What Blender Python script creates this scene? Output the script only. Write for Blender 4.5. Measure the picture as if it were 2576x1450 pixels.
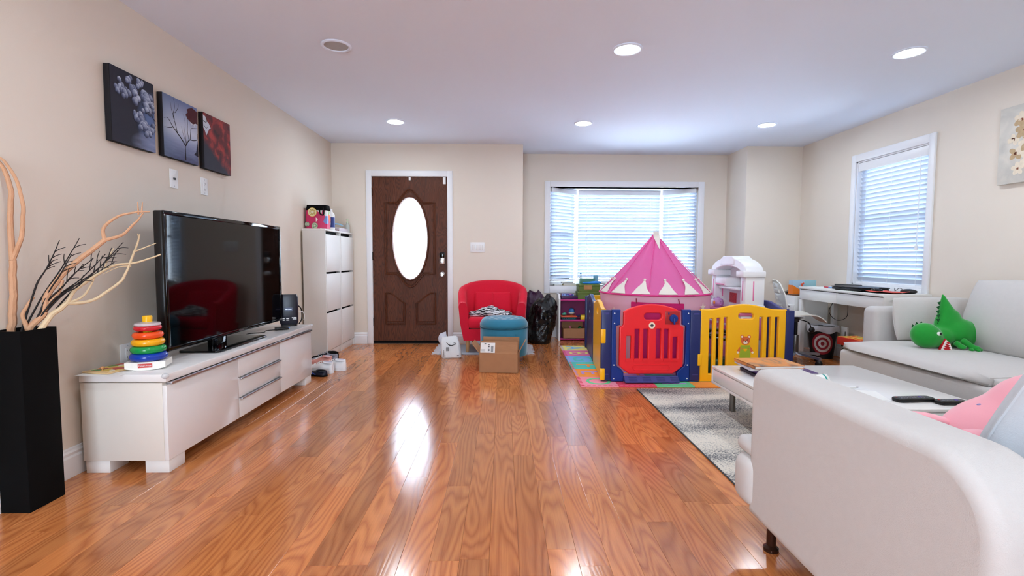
import bpy, bmesh, math, random
from mathutils import Vector, Matrix, Euler, noise
random.seed(7)
for o in list(bpy.data.objects): bpy.data.objects.remove(o)
SC = bpy.context.scene
COL = SC.collection
PI = math.pi
# ------------------------------------------------------------------ camera
FPX, YAW, PITCH, ROLL, CAMH = 1233.16, 0.01913, 0.05975, 0.00337, 1.0532
_F = Vector((math.sin(YAW)*math.cos(PITCH), math.cos(YAW)*math.cos(PITCH), -math.sin(PITCH)))
_R0 = Vector((math.cos(YAW), -math.sin(YAW), 0)); _U0 = _R0.cross(_F)
_R = _R0*math.cos(ROLL) + _U0*math.sin(ROLL); _U = _U0*math.cos(ROLL) - _R0*math.sin(ROLL)
cd = bpy.data.cameras.new('camera'); cam = bpy.data.objects.new('camera', cd); COL.objects.link(cam)
cd.sensor_width = 36; cd.lens = FPX/2576*36; cd.clip_start = .05
cam.matrix_world = Matrix(((_R.x, _U.x, -_F.x, 0), (_R.y, _U.y, -_F.y, 0), (_R.z, _U.z, -_F.z, CAMH), (0, 0, 0, 1)))
SC.camera = cam
def at(px, py, ax, v):
    """point on the ray through photo pixel (px,py) where coordinate ax equals v"""
    d = _F + _R*((px-1288)/FPX) - _U*((py-725)/FPX)
    o = Vector((0, 0, CAMH)); return o + d*((v-o[ax])/d[ax])
def proj(p):
    d = Vector(p) - Vector((0, 0, CAMH)); z = d.dot(_F)
    return (1288+FPX*d.dot(_R)/z, 725-FPX*d.dot(_U)/z, z)
# ------------------------------------------------------------------ world, exposure
SC.view_settings.view_transform = 'Standard'; SC.view_settings.look = 'None'
SC.view_settings.gamma = 1.0; SC.view_settings.use_curve_mapping = False
SC.view_settings.exposure = 0.74
SC.cycles.use_denoising = True
SC.cycles.max_bounces = 6; SC.cycles.diffuse_bounces = 4; SC.cycles.glossy_bounces = 2
SC.cycles.transmission_bounces = 4; SC.cycles.transparent_max_bounces = 8
SC.cycles.use_adaptive_sampling = True; SC.cycles.adaptive_threshold = .09; SC.cycles.adaptive_min_samples = 20
SC.cycles.sample_clamp_indirect = 6.0; SC.cycles.caustics_reflective = False; SC.cycles.caustics_refractive = False
SKY_STRENGTH = 14.0
wd = bpy.data.worlds.new('overcast_sky'); SC.world = wd; wd.use_nodes = True
bg = wd.node_tree.nodes['Background']; bg.inputs['Color'].default_value = (.74, .87, 1, 1); bg.inputs['Strength'].default_value = SKY_STRENGTH
LAMP_STRENGTH = 92.0
LAMP_COLOR = (.90, 1, 1.07, 1)
def portal(name, loc, rot, sx, sy):
    l = bpy.data.lights.new(name, 'AREA'); l.shape = 'RECTANGLE'; l.size = sx; l.size_y = sy
    l.cycles.is_portal = True
    o = bpy.data.objects.new(name, l); COL.objects.link(o); o.location = loc; o.rotation_euler = rot
    return o
portal('daylight_portal_bay', (1.62, 7.16, 1.36), (-PI/2, 0, 0), 2.5, 1.5)
portal('daylight_portal_side', (3.95, 4.66, 1.45), (0, PI/2, 0), 1.5, 1.2)
portal('daylight_portal_rear', (-.85, -3.2, 1.1), (PI/2, 0, 0), 1.9, 2.2)
portal('daylight_portal_door', (-1.13, 6.24, 1.3), (-PI/2, 0, 0), .6, 1.2)

# ------------------------------------------------------------------ helpers
def srgb(r, g, b):
    f = lambda c: ((c/255+.055)/1.055)**2.4 if c/255 > .04045 else c/255/12.92
    return (f(r), f(g), f(b), 1)
MATS = {}
def mat(name, rgb, rough=.5, metal=0, var=.04, nscale=12, bump=0, bscale=150, spec=.5, emit=None, estr=0, sheen=0, coat=0, trans=0, transl=0, alpha=1, ior=1.45):
    """plain principled material with a little procedural variation of its colour"""
    if name in MATS: return MATS[name]
    m = bpy.data.materials.new(name); m.use_nodes = True; nt = m.node_tree; N = nt.nodes; K = nt.links
    p = N['Principled BSDF']
    c = rgb if len(rgb) == 4 else srgb(*rgb)
    tc = N.new('ShaderNodeTexCoord'); nz = N.new('ShaderNodeTexNoise'); nz.inputs['Scale'].default_value = nscale; nz.inputs['Detail'].default_value = 4
    K.new(tc.outputs['Object'], nz.inputs['Vector'])
    mx = N.new('ShaderNodeMix'); mx.data_type = 'RGBA'
    mx.inputs[6].default_value = (c[0]*(1-var), c[1]*(1-var), c[2]*(1-var), 1); mx.inputs[7].default_value = (min(1, c[0]*(1+var)), min(1, c[1]*(1+var)), min(1, c[2]*(1+var)), 1)
    K.new(nz.outputs['Fac'], mx.inputs[0]); K.new(mx.outputs[2], p.inputs['Base Color'])
    p.inputs['Roughness'].default_value = rough; p.inputs['Metallic'].default_value = metal
    p.inputs['Specular IOR Level'].default_value = spec; p.inputs['IOR'].default_value = ior
    if sheen: p.inputs['Sheen Weight'].default_value = sheen; p.inputs['Sheen Roughness'].default_value = .4
    if coat: p.inputs['Coat Weight'].default_value = coat; p.inputs['Coat Roughness'].default_value = .05
    if trans: p.inputs['Transmission Weight'].default_value = trans
    if bump:
        n2 = N.new('ShaderNodeTexNoise'); n2.inputs['Scale'].default_value = bscale; n2.inputs['Detail'].default_value = 3; K.new(tc.outputs['Object'], n2.inputs['Vector'])
        b = N.new('ShaderNodeBump'); b.inputs['Strength'].default_value = bump; b.inputs['Distance'].default_value = .01
        K.new(n2.outputs['Fac'], b.inputs['Height']); K.new(b.outputs['Normal'], p.inputs['Normal'])
    if emit: p.inputs['Emission Color'].default_value = emit; p.inputs['Emission Strength'].default_value = estr
    out = N['Material Output']
    sh = p.outputs[0]
    if transl:
        t = N.new('ShaderNodeBsdfTranslucent'); K.new(mx.outputs[2], t.inputs['Color'])
        ms = N.new('ShaderNodeMixShader'); ms.inputs[0].default_value = transl; K.new(sh, ms.inputs[1]); K.new(t.outputs[0], ms.inputs[2]); sh = ms.outputs[0]
    if alpha < 1:
        t = N.new('ShaderNodeBsdfTransparent'); ms = N.new('ShaderNodeMixShader'); ms.inputs[0].default_value = alpha
        K.new(t.outputs[0], ms.inputs[1]); K.new(sh, ms.inputs[2]); sh = ms.outputs[0]
    K.new(sh, out.inputs[0]); MATS[name] = m
    return m
class NT:
    """small node-graph helper for the patterned materials"""
    def __init__(s, name, rough=.5):
        s.m = bpy.data.materials.new(name); s.m.use_nodes = True; s.t = s.m.node_tree; s.p = s.t.nodes['Principled BSDF']; s.p.inputs['Roughness'].default_value = rough; MATS[name] = s.m
    def n(s, typ, ins=None, **kw):
        x = s.t.nodes.new(typ)
        for k, v in kw.items(): setattr(x, k, v)
        for k, v in (ins or {}).items(): s.set(x.inputs[k], v)
        return x
    def set(s, inp, v):
        if isinstance(v, bpy.types.NodeSocket): s.t.links.new(v, inp)
        else: inp.default_value = v
    def math(s, op, a, b=0, c=0):
        x = s.n('ShaderNodeMath', operation=op); s.set(x.inputs[0], a); s.set(x.inputs[1], b); s.set(x.inputs[2], c); return x.outputs[0]
    def mix(s, f, a, b):
        x = s.n('ShaderNodeMix', data_type='RGBA'); s.set(x.inputs[0], f); s.set(x.inputs[6], a); s.set(x.inputs[7], b); return x.outputs[2]
    def ramp(s, f, stops):
        x = s.n('ShaderNodeValToRGB'); e = x.color_ramp.elements
        e.remove(e[1]); e[0].position = stops[0][0]; e[0].color = stops[0][1]
        for p, c in stops[1:]: e.new(p).color = c
        s.set(x.inputs[0], f); return x.outputs[0]
    def coord(s, out='Object'): return s.n('ShaderNodeTexCoord').outputs[out]
    def map(s, v, scale=(1, 1, 1), loc=(0, 0, 0)):
        x = s.n('ShaderNodeMapping'); s.set(x.inputs[0], v); x.inputs['Scale'].default_value = scale; x.inputs['Location'].default_value = loc; return x.outputs[0]
    def noise(s, v, scale, detail=3, dist=0):
        x = s.n('ShaderNodeTexNoise'); s.set(x.inputs['Vector'], v); x.inputs['Scale'].default_value = scale; x.inputs['Detail'].default_value = detail; x.inputs['Distortion'].default_value = dist; return x.outputs['Fac']
    def sep(s, v): x = s.n('ShaderNodeSeparateXYZ'); s.set(x.inputs[0], v); return x.outputs
    def bump(s, h, strength=.3, dist=.01):
        x = s.n('ShaderNodeBump'); x.inputs['Strength'].default_value = strength; x.inputs['Distance'].default_value = dist; s.set(x.inputs['Height'], h); s.t.links.new(x.outputs[0], s.p.inputs['Normal'])
    def col(s, v): s.set(s.p.inputs['Base Color'], v)

class B:
    """mesh builder: collects shapes, links them as ONE object"""
    def __init__(s): s.v = []; s.f = []
    def raw(s, v, f):
        k = len(s.v); s.v += [tuple(p) for p in v]; s.f += [tuple(i+k for i in q) for q in f]; return s
    def bm(s, b, M=None):
        b.verts.index_update()
        s.raw([(M @ v.co) if M else v.co.copy() for v in b.verts], [[v.index for v in f.verts] for f in b.faces]); b.free(); return s
    def box(s, x0, x1, y0, y1, z0, z1, r=0, seg=2, M=None, taper=None):
        b = bmesh.new(); bmesh.ops.create_cube(b, size=1)
        for v in b.verts: v.co = Vector((x0+(v.co.x+.5)*(x1-x0), y0+(v.co.y+.5)*(y1-y0), z0+(v.co.z+.5)*(z1-z0)))
        if r: bmesh.ops.bevel(b, geom=b.edges[:], offset=min(r, .49*min(abs(x1-x0), abs(y1-y0), abs(z1-z0))), segments=seg, profile=.5, affect='EDGES')
        return s.bm(b, M)
    def tube(s, pts, r, n=8, caps=True):
        pts = [Vector(p) for p in pts]; rr = r if isinstance(r, (list, tuple)) else [r]*len(pts); rings = []
        ref = None
        for i, p in enumerate(pts):
            t = (pts[min(i+1, len(pts)-1)] - pts[max(i-1, 0)]).normalized()
            if ref is None: ref = t.orthogonal().normalized()
            else:
                ref = ref - t*ref.dot(t); ref = ref.normalized() if ref.length > 1e-6 else t.orthogonal().normalized()
            bi = t.cross(ref)
            rings.append([p + (ref*math.cos(a) + bi*math.sin(a))*rr[i] for a in [2*PI*j/n for j in range(n)]])
        return s.loft(rings, caps)
    def loft(s, rings, caps=True, closed=True):
        n = len(rings[0]); v = [p for r in rings for p in r]; f = []
        for i in range(len(rings)-1):
            for j in range(n if closed else n-1):
                f.append((i*n+j, i*n+(j+1) % n, (i+1)*n+(j+1) % n, (i+1)*n+j))
        if caps: f.append(tuple(reversed(range(n)))); f.append(tuple((len(rings)-1)*n+j for j in range(n)))
        return s.raw(v, f)
    def lathe(s, prof, n=24, c=(0, 0, 0), caps=True, sx=1, sy=1):
        return s.loft([[(c[0]+r*sx*math.cos(2*PI*j/n), c[1]+r*sy*math.sin(2*PI*j/n), c[2]+z) for j in range(n)] for r, z in prof], caps)
    def ell(s, c, r, rot=(0, 0, 0), nu=16, nv=10, e=1.0):
        b = bmesh.new(); bmesh.ops.create_uvsphere(b, u_segments=nu, v_segments=nv, radius=1)
        M = Matrix.Translation(c) @ Euler(rot).to_matrix().to_4x4() @ Matrix.Diagonal((*r, 1))
        if e != 1:
            for v in b.verts: v.co = Vector([math.copysign(abs(t)**e, t) for t in v.co])
        return s.bm(b, M)
    def prism(s, poly, a, b, axis='y'):
        """extrude a 2D outline; axis is the extrusion axis: y: (x,z), x: (y,z), z: (x,y)"""
        P = {'y': lambda p, t: (p[0], t, p[1]), 'x': lambda p, t: (t, p[0], p[1]), 'z': lambda p, t: (p[0], p[1], t)}[axis]
        return s.loft([[P(p, a) for p in poly], [P(p, b) for p in poly]])
    def mesh(s, me, M=None):
        return s.raw([(M @ v.co) if M else v.co.copy() for v in me.vertices], [tuple(p.vertices) for p in me.polygons])
    def cushion(s, w, d, h, M=None, n=14, p=4.0, q=.55, crown=.35, seedv=0, wob=.006):
        """soft cushion: w x d outline, thickness h, centred, lying in XY"""
        v = []; f = []
        for sd in (1, -1):
            for i in range(n+1):
                for j in range(n+1):
                    u = math.sin((i/n-.5)*PI); t = math.sin((j/n-.5)*PI)
                    e = max(0., (1-abs(u)**p)*(1-abs(t)**p))**q
                    k = 1-.05*(abs(u)**2*abs(t)**2)
                    x = u*w/2*k; y = t*d/2*k
                    z = sd*(h/2)*e*(1-crown*(1-(1-u*u)*(1-t*t)))
                    nn = noise.noise(Vector((x*6+seedv, y*6, sd*3+seedv)))
                    v.append(Vector((x, y, z + wob*nn*e)))
        m = (n+1)*(n+1)
        for sd in (0, 1):
            for i in range(n):
                for j in range(n):
                    a = sd*m+i*(n+1)+j; qd = (a, a+n+1, a+n+2, a+1); f.append(qd if sd == 0 else qd[::-1])
        b = bmesh.new(); vs = [b.verts.new(p_) for p_ in v]
        for q_ in f:
            try: b.faces.new([vs[i] for i in q_])
            except ValueError: pass
        bmesh.ops.remove_doubles(b, verts=b.verts[:], dist=1e-5); bmesh.ops.recalc_face_normals(b, faces=b.faces[:])
        return s.bm(b, M)
    def obj(s, name, m, parent=None, loc=None, rotz=0, smooth=True, ang=40, doubles=False):
        me = bpy.data.meshes.new(name); me.from_pydata(s.v, [], s.f); me.validate()
        b = bmesh.new(); b.from_mesh(me)
        if doubles: bmesh.ops.remove_doubles(b, verts=b.verts[:], dist=1e-5)
        bmesh.ops.recalc_face_normals(b, faces=b.faces[:]); b.to_mesh(me); b.free()
        return mobj(name, me, m, parent, loc, rotz, smooth, ang)
def mobj(name, me, m, parent=None, loc=None, rotz=0, smooth=True, ang=40):
    me.materials.clear(); me.materials.append(MATS[m] if isinstance(m, str) else m)
    if smooth:
        me.shade_smooth(); me.set_sharp_from_angle(angle=math.radians(ang))
    o = bpy.data.objects.new(name, me); COL.objects.link(o)
    if parent: o.parent = parent
    if loc is not None: o.location = loc
    if rotz: o.rotation_euler = (0, 0, rotz)
    return o
def tag(o, label, cat, group=None):
    o['label'] = label; o['category'] = cat
    if group: o['group'] = group
    return o
def thing(name, label, cat, loc=(0, 0, 0), rotz=0, group=None):
    o = bpy.data.objects.new(name, None); COL.objects.link(o); o.location = loc; o.rotation_euler = (0, 0, rotz); o.empty_display_size = .1
    return tag(o, label, cat, group)
def struct(o): o['kind'] = 'structure'; return o
def part(name, bld, m, parent, **k): return bld.obj(name, m, parent, **k)
def box(name, m, parent, *a, **k):
    return B().box(*a, **k).obj(name, m, parent)
def rounded(w, h, r, n=5, x0=0, y0=0):
    """rounded rectangle outline"""
    o = []
    for cx, cy, a in ((x0+w-r, y0+r, -PI/2), (x0+w-r, y0+h-r, 0), (x0+r, y0+h-r, PI/2), (x0+r, y0+r, PI)):
        for i in range(n+1): o.append((cx+r*math.cos(a+PI/2*i/n), cy+r*math.sin(a+PI/2*i/n)))
    return o
def ellipse(cx, cy, rx, ry, n=32): return [(cx+rx*math.cos(2*PI*i/n), cy+ry*math.sin(2*PI*i/n)) for i in range(n)]
def to_mesh(o):
    bpy.context.view_layer.update(); dg = bpy.context.evaluated_depsgraph_get()
    me = bpy.data.meshes.new_from_object(o.evaluated_get(dg)); dt = o.data; bpy.data.objects.remove(o)
    if isinstance(dt, bpy.types.Curve): bpy.data.curves.remove(dt)
    elif isinstance(dt, bpy.types.Mesh): bpy.data.meshes.remove(dt)
    return me
def plate(outlines, thick, bevel=.004, bres=2):
    """flat plate with holes (first outline outside, others holes) in the XY plane, thickness centred on z=0"""
    c = bpy.data.curves.new('t', 'CURVE'); c.dimensions = '2D'; c.fill_mode = 'BOTH'; c.extrude = max(.0001, thick/2-bevel); c.bevel_depth = bevel; c.bevel_resolution = bres
    for ol in outlines:
        sp = c.splines.new('POLY'); sp.points.add(len(ol)-1); sp.use_cyclic_u = True
        for p, q in zip(sp.points, ol): p.co = (q[0], q[1], 0, 1)
    o = bpy.data.objects.new('t', c); COL.objects.link(o); return to_mesh(o)
def frame_mat(o, xd, yd):
    """matrix that maps plate x -> xd, plate y -> yd, plate z -> xd x yd, origin o"""
    xd = Vector(xd).normalized(); yd = Vector(yd).normalized(); zd = xd.cross(yd)
    return Matrix(((xd.x, yd.x, zd.x, o[0]), (xd.y, yd.y, zd.y, o[1]), (xd.z, yd.z, zd.z, o[2]), (0, 0, 0, 1)))
def text(name, body, size, m, parent, o, xd, yd, depth=.0008, align='CENTER'):
    c = bpy.data.curves.new('t', 'FONT'); c.body = body; c.size = size; c.extrude = depth; c.align_x = align; c.align_y = 'CENTER'; c.resolution_u = 3
    ob = bpy.data.objects.new('t', c); COL.objects.link(ob); me = to_mesh(ob); me.transform(frame_mat(o, xd, yd))
    return mobj(name, me, m, parent, smooth=False)
def blob(shapes, voxel=.012, smooth=6):
    """union of overlapping shapes as one continuous skin"""
    me = bpy.data.meshes.new('t'); me.from_pydata(shapes.v, [], shapes.f)
    o = bpy.data.objects.new('t', me); COL.objects.link(o)
    r = o.modifiers.new('r', 'REMESH'); r.mode = 'VOXEL'; r.voxel_size = voxel
    sm = o.modifiers.new('s', 'SMOOTH'); sm.iterations = smooth; sm.factor = .5
    return to_mesh(o)
def copy_tree(o, parent=None):
    c = o.copy(); COL.objects.link(c); c.parent = parent
    for ch in o.children: copy_tree(ch, c)
    return c
def rot2(x, y, a): return (x*math.cos(a)-y*math.sin(a), x*math.sin(a)+y*math.cos(a))
def bez(pts, n=8):
    """smooth curve through points (Catmull-Rom)"""
    P = [Vector(p) for p in pts]; P = [P[0]*2-P[1]] + P + [P[-1]*2-P[-2]]; o = []
    for i in range(1, len(P)-2):
        for k in range(n):
            t = k/n; a, b, c, d = P[i-1], P[i], P[i+1], P[i+2]
            o.append(.5*((2*b)+(c-a)*t+(2*a-5*b+4*c-d)*t*t+(3*b-a-3*c+d)*t*t*t))
    return o + [P[-2]]
# ------------------------------------------------------------------ shared materials
mat('paint', (232, 221, 207), .85, var=.015, nscale=3, bump=.04, bscale=220)
mat('ceiling_paint', (232, 240, 254), .9, var=.01, nscale=2, bump=.03, bscale=200)
mat('trim_white', (240, 240, 242), .35, var=.01)
mat('gloss_white', (238, 236, 234), .18, var=.01)
mat('matte_white', (236, 234, 230), .45, var=.015)
mat('plastic_white', (240, 240, 240), .35, var=.01)
mat('chrome', (200, 200, 202), .22, metal=1, var=.03)
mat('aluminium', (190, 192, 200), .3, metal=1, var=.03)
mat('black_plastic', (14, 14, 17), .35, var=.1)
mat('black_gloss', (5, 5, 7), .06, var=.1)
mat('black_matte', (5, 5, 6), .8, var=.1, spec=.15)
mat('sofa_cloth', (206, 202, 199), .95, var=.03, nscale=40, bump=.25, bscale=500, sheen=.15)
mat('ink', (20, 20, 22), .6)
mat('paper', (240, 240, 238), .7, var=.02)
mat('grey_dark', (60, 60, 64), .5)
mat('steel_grey', (130, 128, 125), .35, metal=1)
def woodmat(name, dark, light, sx=9, sy=1.1, rings=26, rough=.3, attr=False, bump=.15, coat=0, axis='xy'):
    g = NT(name, rough)
    if attr:
        uv = g.n('ShaderNodeUVMap', uv_map='uv').outputs[0]
    else:
        uv = g.coord()
        if axis == 'xz': s_ = g.sep(uv); cx = g.n('ShaderNodeCombineXYZ'); g.set(cx.inputs[0], s_[0]); g.set(cx.inputs[1], s_[2]); g.set(cx.inputs[2], s_[1]); uv = cx.outputs[0]
    f = g.noise(g.map(uv, (sx, sy, sx)), 1, 1.2, .15)
    r = g.math('FRACT', g.math('MULTIPLY', f, rings))
    r = g.math('ABSOLUTE', g.math('SUBTRACT', r, .5)); r = g.math('MULTIPLY', r, 2)
    r = g.math('POWER', r, 1.6)
    fine = g.noise(g.map(uv, (230, 7, 230)), 1, 3)
    blot = g.noise(g.map(uv, (5, .9, 5)), 1, 2)
    fac = g.math('ADD', g.math('MULTIPLY', r, .36), g.math('ADD', g.math('MULTIPLY', fine, .45), g.math('MULTIPLY', blot, .3)))
    fac = g.math('SUBTRACT', fac, .12)
    c = g.ramp(fac, [(.15, light), (.85, dark)])
    if attr:
        a = g.n('ShaderNodeAttribute', attribute_name='tint'); x = g.n('ShaderNodeMix', data_type='RGBA', blend_type='MULTIPLY'); x.inputs[0].default_value = 1; g.set(x.inputs[6], c); g.set(x.inputs[7], a.outputs['Color']); c = x.outputs[2]
    g.col(c); g.bump(g.math('MULTIPLY', fac, -1), bump, .004)
    g.p.inputs['Specular IOR Level'].default_value = .75 if attr else .22
    if coat: g.p.inputs['Coat Weight'].default_value = coat; g.p.inputs['Coat Roughness'].default_value = .1
    return g.m
woodmat('oak_floor', srgb(148, 74, 34), srgb(212, 134, 76), sx=7, sy=.85, rings=17, rough=.165, attr=True, bump=.05)
woodmat('door_wood', srgb(44, 20, 11), srgb(104, 56, 34), sx=14, sy=2.0, rings=16, rough=.42, axis='xz', bump=.3)
# ================================================================== THE ROOM
XL, XR, YB, YBAY, XA, XB, CEIL, YBACK = -2.075, 3.684, 6.045, 6.573, .245, 2.996, 2.44, -3.0
# floor: subfloor + planks
floor = struct(B().box(XL-.1, XR+.1, YBACK-.1, YBAY+.1, -.06, -.012).obj('floor', mat('subfloor', (60, 34, 20), .8)))
rnd = random.Random(11)
planks = []; PW = .104; x = XL-.05; ci = 0
while x < XR+.05:
    y = YBACK - rnd.random()*1.0
    while y < YBAY+.05:
        ln = rnd.choice((.42, .55, .7, .85, 1.0, 1.2, 1.45)) * rnd.uniform(.92, 1.08)
        planks.append((x, max(y, YBACK), min(y+ln, YBAY+.05), rnd.random(), rnd.random(), rnd.random())); y += ln
    x += PW; ci += 1
def plank_geo(p):
    x0, y0, y1, a, b_, c = p; x1 = x0+PW; g = .0003; e = .0007; z = 0
    v = []
    for (i, zz) in ((g, -.012), (g, z-e*.7), (g+e, z)):
        v += [(x0+i, y0+i, zz), (x1-i, y0+i, zz), (x1-i, y1-i, zz), (x0+i, y1-i, zz)]
    f = [(8, 9, 10, 11)]
    for k in (0, 4):
        for j in range(4): f.append((k+j, k+(j+1) % 4, k+4+(j+1) % 4, k+4+j))
    t = .76+.40*a
    tint = (t*(1+.05*(b_-.5)), t*(1-.05*(b_-.3)), t*(1-.16*(b_-.4)), 1)
    return v, f, (a*37.0+b_*11, c*53.0), tint
def plank_mesh(name, ps):
    V = []; F = []; UV = []; T = []
    for p in ps:
        v, f, off, tint = plank_geo(p); k = len(V); V += v
        for q in f:
            F.append(tuple(i+k for i in q))
            for i in q: UV.append((v[i][0]-p[0]+off[0], v[i][1]+off[1])); T.append(tint)
    me = bpy.data.meshes.new(name); me.from_pydata(V, [], F)
    ul = me.uv_layers.new(name='uv'); at_ = me.attributes.new('tint', 'FLOAT_COLOR', 'CORNER')
    me.uv_layers['uv'].data.foreach_set('uv', [c for u in UV for c in u]); me.attributes['tint'].data.foreach_set('color', [c for t in T for c in t])
    return me
def plank_score(p):
    best = 0; vis = 0
    for t in (.1, .5, .9):
        q = (p[0]+PW/2, p[1]+(p[2]-p[1])*t, 0)
        if q[1] < .85: continue
        hid = (q[0] > 1.06 and q[1] < 3.9) or (q[0] < -1.7 and 2.4 < q[1] < 4.1) or (.64 < q[0] < 2.6 and 3.95 < q[1] < 5.85) or (q[0] > .92 and q[1] < 1.75)
        sx, sy, sz = proj(q)
        if -60 < sx < 2640 and sy < 1500 and not hid: vis += 1; best = max(best, (p[2]-p[1])/sz**3)
    return best
planks.sort(key=plank_score, reverse=True)
for p in planks[:300]:
    mobj('plank', plank_mesh('plank', [p]), 'oak_floor', floor, smooth=False)
r_ = mobj('plank_field', plank_mesh('plank_field', planks[300:]), 'oak_floor', floor, smooth=False); r_['kind'] = 'stuff'
# walls
def wall(name, bld): return struct(bld.obj(name, 'paint', smooth=False))
T = .14
wall('wall_left', B().box(XL-T, XL, YBACK-T, YB+T, -.05, CEIL))
RX0, RX1, RZ0, RZ1 = -1.65, -.05, .12, 2.1
wall('wall_back', B().box(XL-T, RX0, YBACK-T, YBACK, -.05, CEIL).box(RX1, XR+T, YBACK-T, YBACK, -.05, CEIL).box(RX0, RX1, YBACK-T, YBACK, -.05, RZ0).box(RX0, RX1, YBACK-T, YBACK, RZ1, CEIL))
# right wall with window hole
WY0, WY1, WZ0, WZ1 = 4.215, 5.095, .80, 2.065
def wall_hole_x(name, X0, X1, Y0, Y1, y0, y1, z0, z1):
    return wall(name, B().box(X0, X1, Y0, y0, -.05, CEIL).box(X0, X1, y1, Y1, -.05, CEIL).box(X0, X1, y0, y1, -.05, z0).box(X0, X1, y0, y1, z1, CEIL))
wall_hole_x('wall_right', XR, XR+T, YBACK-T, YB+T, WY0, WY1, WZ0, WZ1)
# door wall
DX0, DX1, DZ = -1.592, -.676, 2.045
wall('wall_door_side', B().box(XL, DX0-.01, YB, YB+T, -.05, CEIL).box(DX1+.01, XA-T, YB, YB+T, -.05, CEIL).box(DX0-.01, DX1+.01, YB, YB+T, DZ+.01, CEIL).box(XA-T, XA, YB, YBAY+T, -.05, CEIL))
wall('wall_far_right', B().box(XB+T, XR+T, YB, YB+T, -.05, CEIL).box(XB, XB+T, YB, YBAY+T, -.05, CEIL))
BX0, BX1, BZ0, BZ1 = .63, 2.615, .695, 2.01
wall('wall_bay', B().box(XA, BX0, YBAY, YBAY+T, -.05, CEIL).box(BX1, XB, YBAY, YBAY+T, -.05, CEIL).box(BX0, BX1, YBAY, YBAY+T, -.05, BZ0).box(BX0, BX1, YBAY, YBAY+T, BZ1, CEIL))
struct(B().box(XL-T, XR+T, YBACK-T, YBAY+T, CEIL, CEIL+.08).obj('ceiling', 'ceiling_paint', smooth=False))
# baseboards (profiled)
BP = [(0, 0), (.016, 0), (.016, .095), (.011, .105), (.013, .118), (.008, .128), (.006, .138), (0, .14)]
def baseboard(name, *segs):
    b = B()
    for (x0, y0, x1, y1, nx, ny) in segs:
        b.loft([[(px_+nx*d, py_+ny*d, z) for d, z in BP] for px_, py_ in ((x0, y0), (x1, y1))])
    return struct(b.obj(name, 'trim_white', smooth=False))
baseboard('baseboard_left', (XL, YBACK, XL, YB, 1, 0))
baseboard('baseboard_right', (XR, YBACK, XR, YB, -1, 0))
baseboard('baseboard_door_side', (XL+.02, YB, -1.665, YB, 0, -1), (-.61, YB, XA+.016, YB, 0, -1), (XA, YB-.016, XA, YBAY, 1, 0))
baseboard('baseboard_bay', (XA+.02, YBAY, XB-.02, YBAY, 0, -1))
baseboard('baseboard_far_right', (XB, YB-.016, XB, YBAY, -1, 0), (XB-.016, YB, XR-.02, YB, 0, -1))
# ---------------- front door with oval light
door = struct(thing('door_1', 'dark brown wood grain front door with a bright oval glass', 'door', (0, YB, 0)))
del door['category']
D0, D1 = DX0+.003, DX1-.003; DW = D1-D0
OC = ((D0+D1)/2, 1.295); ORX, ORY = .213, .50
B().mesh(plate([[(D0, .012), (D1, .012), (D1, DZ-.003), (D0, DZ-.003)], ellipse(OC[0], OC[1], ORX+.01, ORY+.01, 48)], .044, .002), frame_mat((0, .03, 0), (1, 0, 0), (0, 0, 1))).obj('door_slab', 'door_wood', door)
def ring2(rx, ry, w, y0, y1, c, n=48):
    """bead around an ellipse, standing proud towards the room"""
    b = B(); rings = []
    for i in range(n):
        a = 2*PI*i/n; ca, sa = math.cos(a), math.sin(a)
        rings.append([(c[0]+(rx+d)*ca, y, c[1]+(ry+d)*sa) for d, y in ((0, y1), (w*.25, y0), (w*.7, y0), (w, y1))])
    rings.append(rings[0]); return b.loft(rings, False)
ring2(ORX-.008, ORY-.008, .034, -.012, .012, OC).obj('glass_bead', 'door_wood', door)
def bead(pts, r, closed=True):
    pts = [(x_, .006, z_) for x_, z_ in pts]
    if closed: pts = pts + [pts[0]]
    return B().tube(pts, r, 6, False)
xm = OC[0]
def wave(z, amp, x0, x1, n=16, up=1): return [(x0+(x1-x0)*i/n, z+up*amp*max(0, math.cos((i/n-.5)*PI*1.3))**1.5) for i in range(n+1)]
L0, L1 = D0+.15, D1-.15
out = [(L0, .86)] + wave(.86, .16, L0+.08, L1-.08, up=-1) + [(L1, .86), (L1, 1.73)] + list(reversed(wave(1.73, .16, L0+.08, L1-.08))) + [(L0, 1.73)]
bead(out, .011).obj('panel_moulding', 'door_wood', door)
bead([(xm+(x_-xm)*.93, 1.295+(z_-1.295)*.96) for x_, z_ in out], .006).obj('panel_moulding', 'door_wood', door)
for s_ in (-1, 1):
    e_, i_ = (L0, xm-.07) if s_ < 0 else (L1, xm+.07)
    q = [(e_, .24), (i_, .24), (i_, .50), (i_+s_*.05, .53), (e_-s_*.10, .60), (e_-s_*.06, .625), (e_, .63)]
    bead(q, .011).obj('panel_moulding', 'door_wood', door)
    cxx = sum(t[0] for t in q)/7; czz = sum(t[1] for t in q)/7
    q2 = [(cxx+(a_-cxx)*.78, czz+(b_-czz)*.84) for a_, b_ in q]
    B().mesh(plate([q2], .03, .008), frame_mat((0, .008, 0), (1, 0, 0), (0, 0, 1))).obj('raised_panel', 'door_wood', door)
g = NT('frosted_glass', .4); tr = g.n('ShaderNodeBsdfTranslucent', {'Color': (.95, .97, 1, 1)}); mx_ = g.n('ShaderNodeMixShader'); mx_.inputs[0].default_value = .8
g.set(mx_.inputs[1], g.p.outputs[0]); g.set(mx_.inputs[2], tr.outputs[0]); g.col(g.mix(g.noise(g.coord(), 40), (.85, .9, .95, 1), (.95, .97, 1, 1))); g.set(g.t.nodes['Material Output'].inputs[0], mx_.outputs[0])
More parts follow.
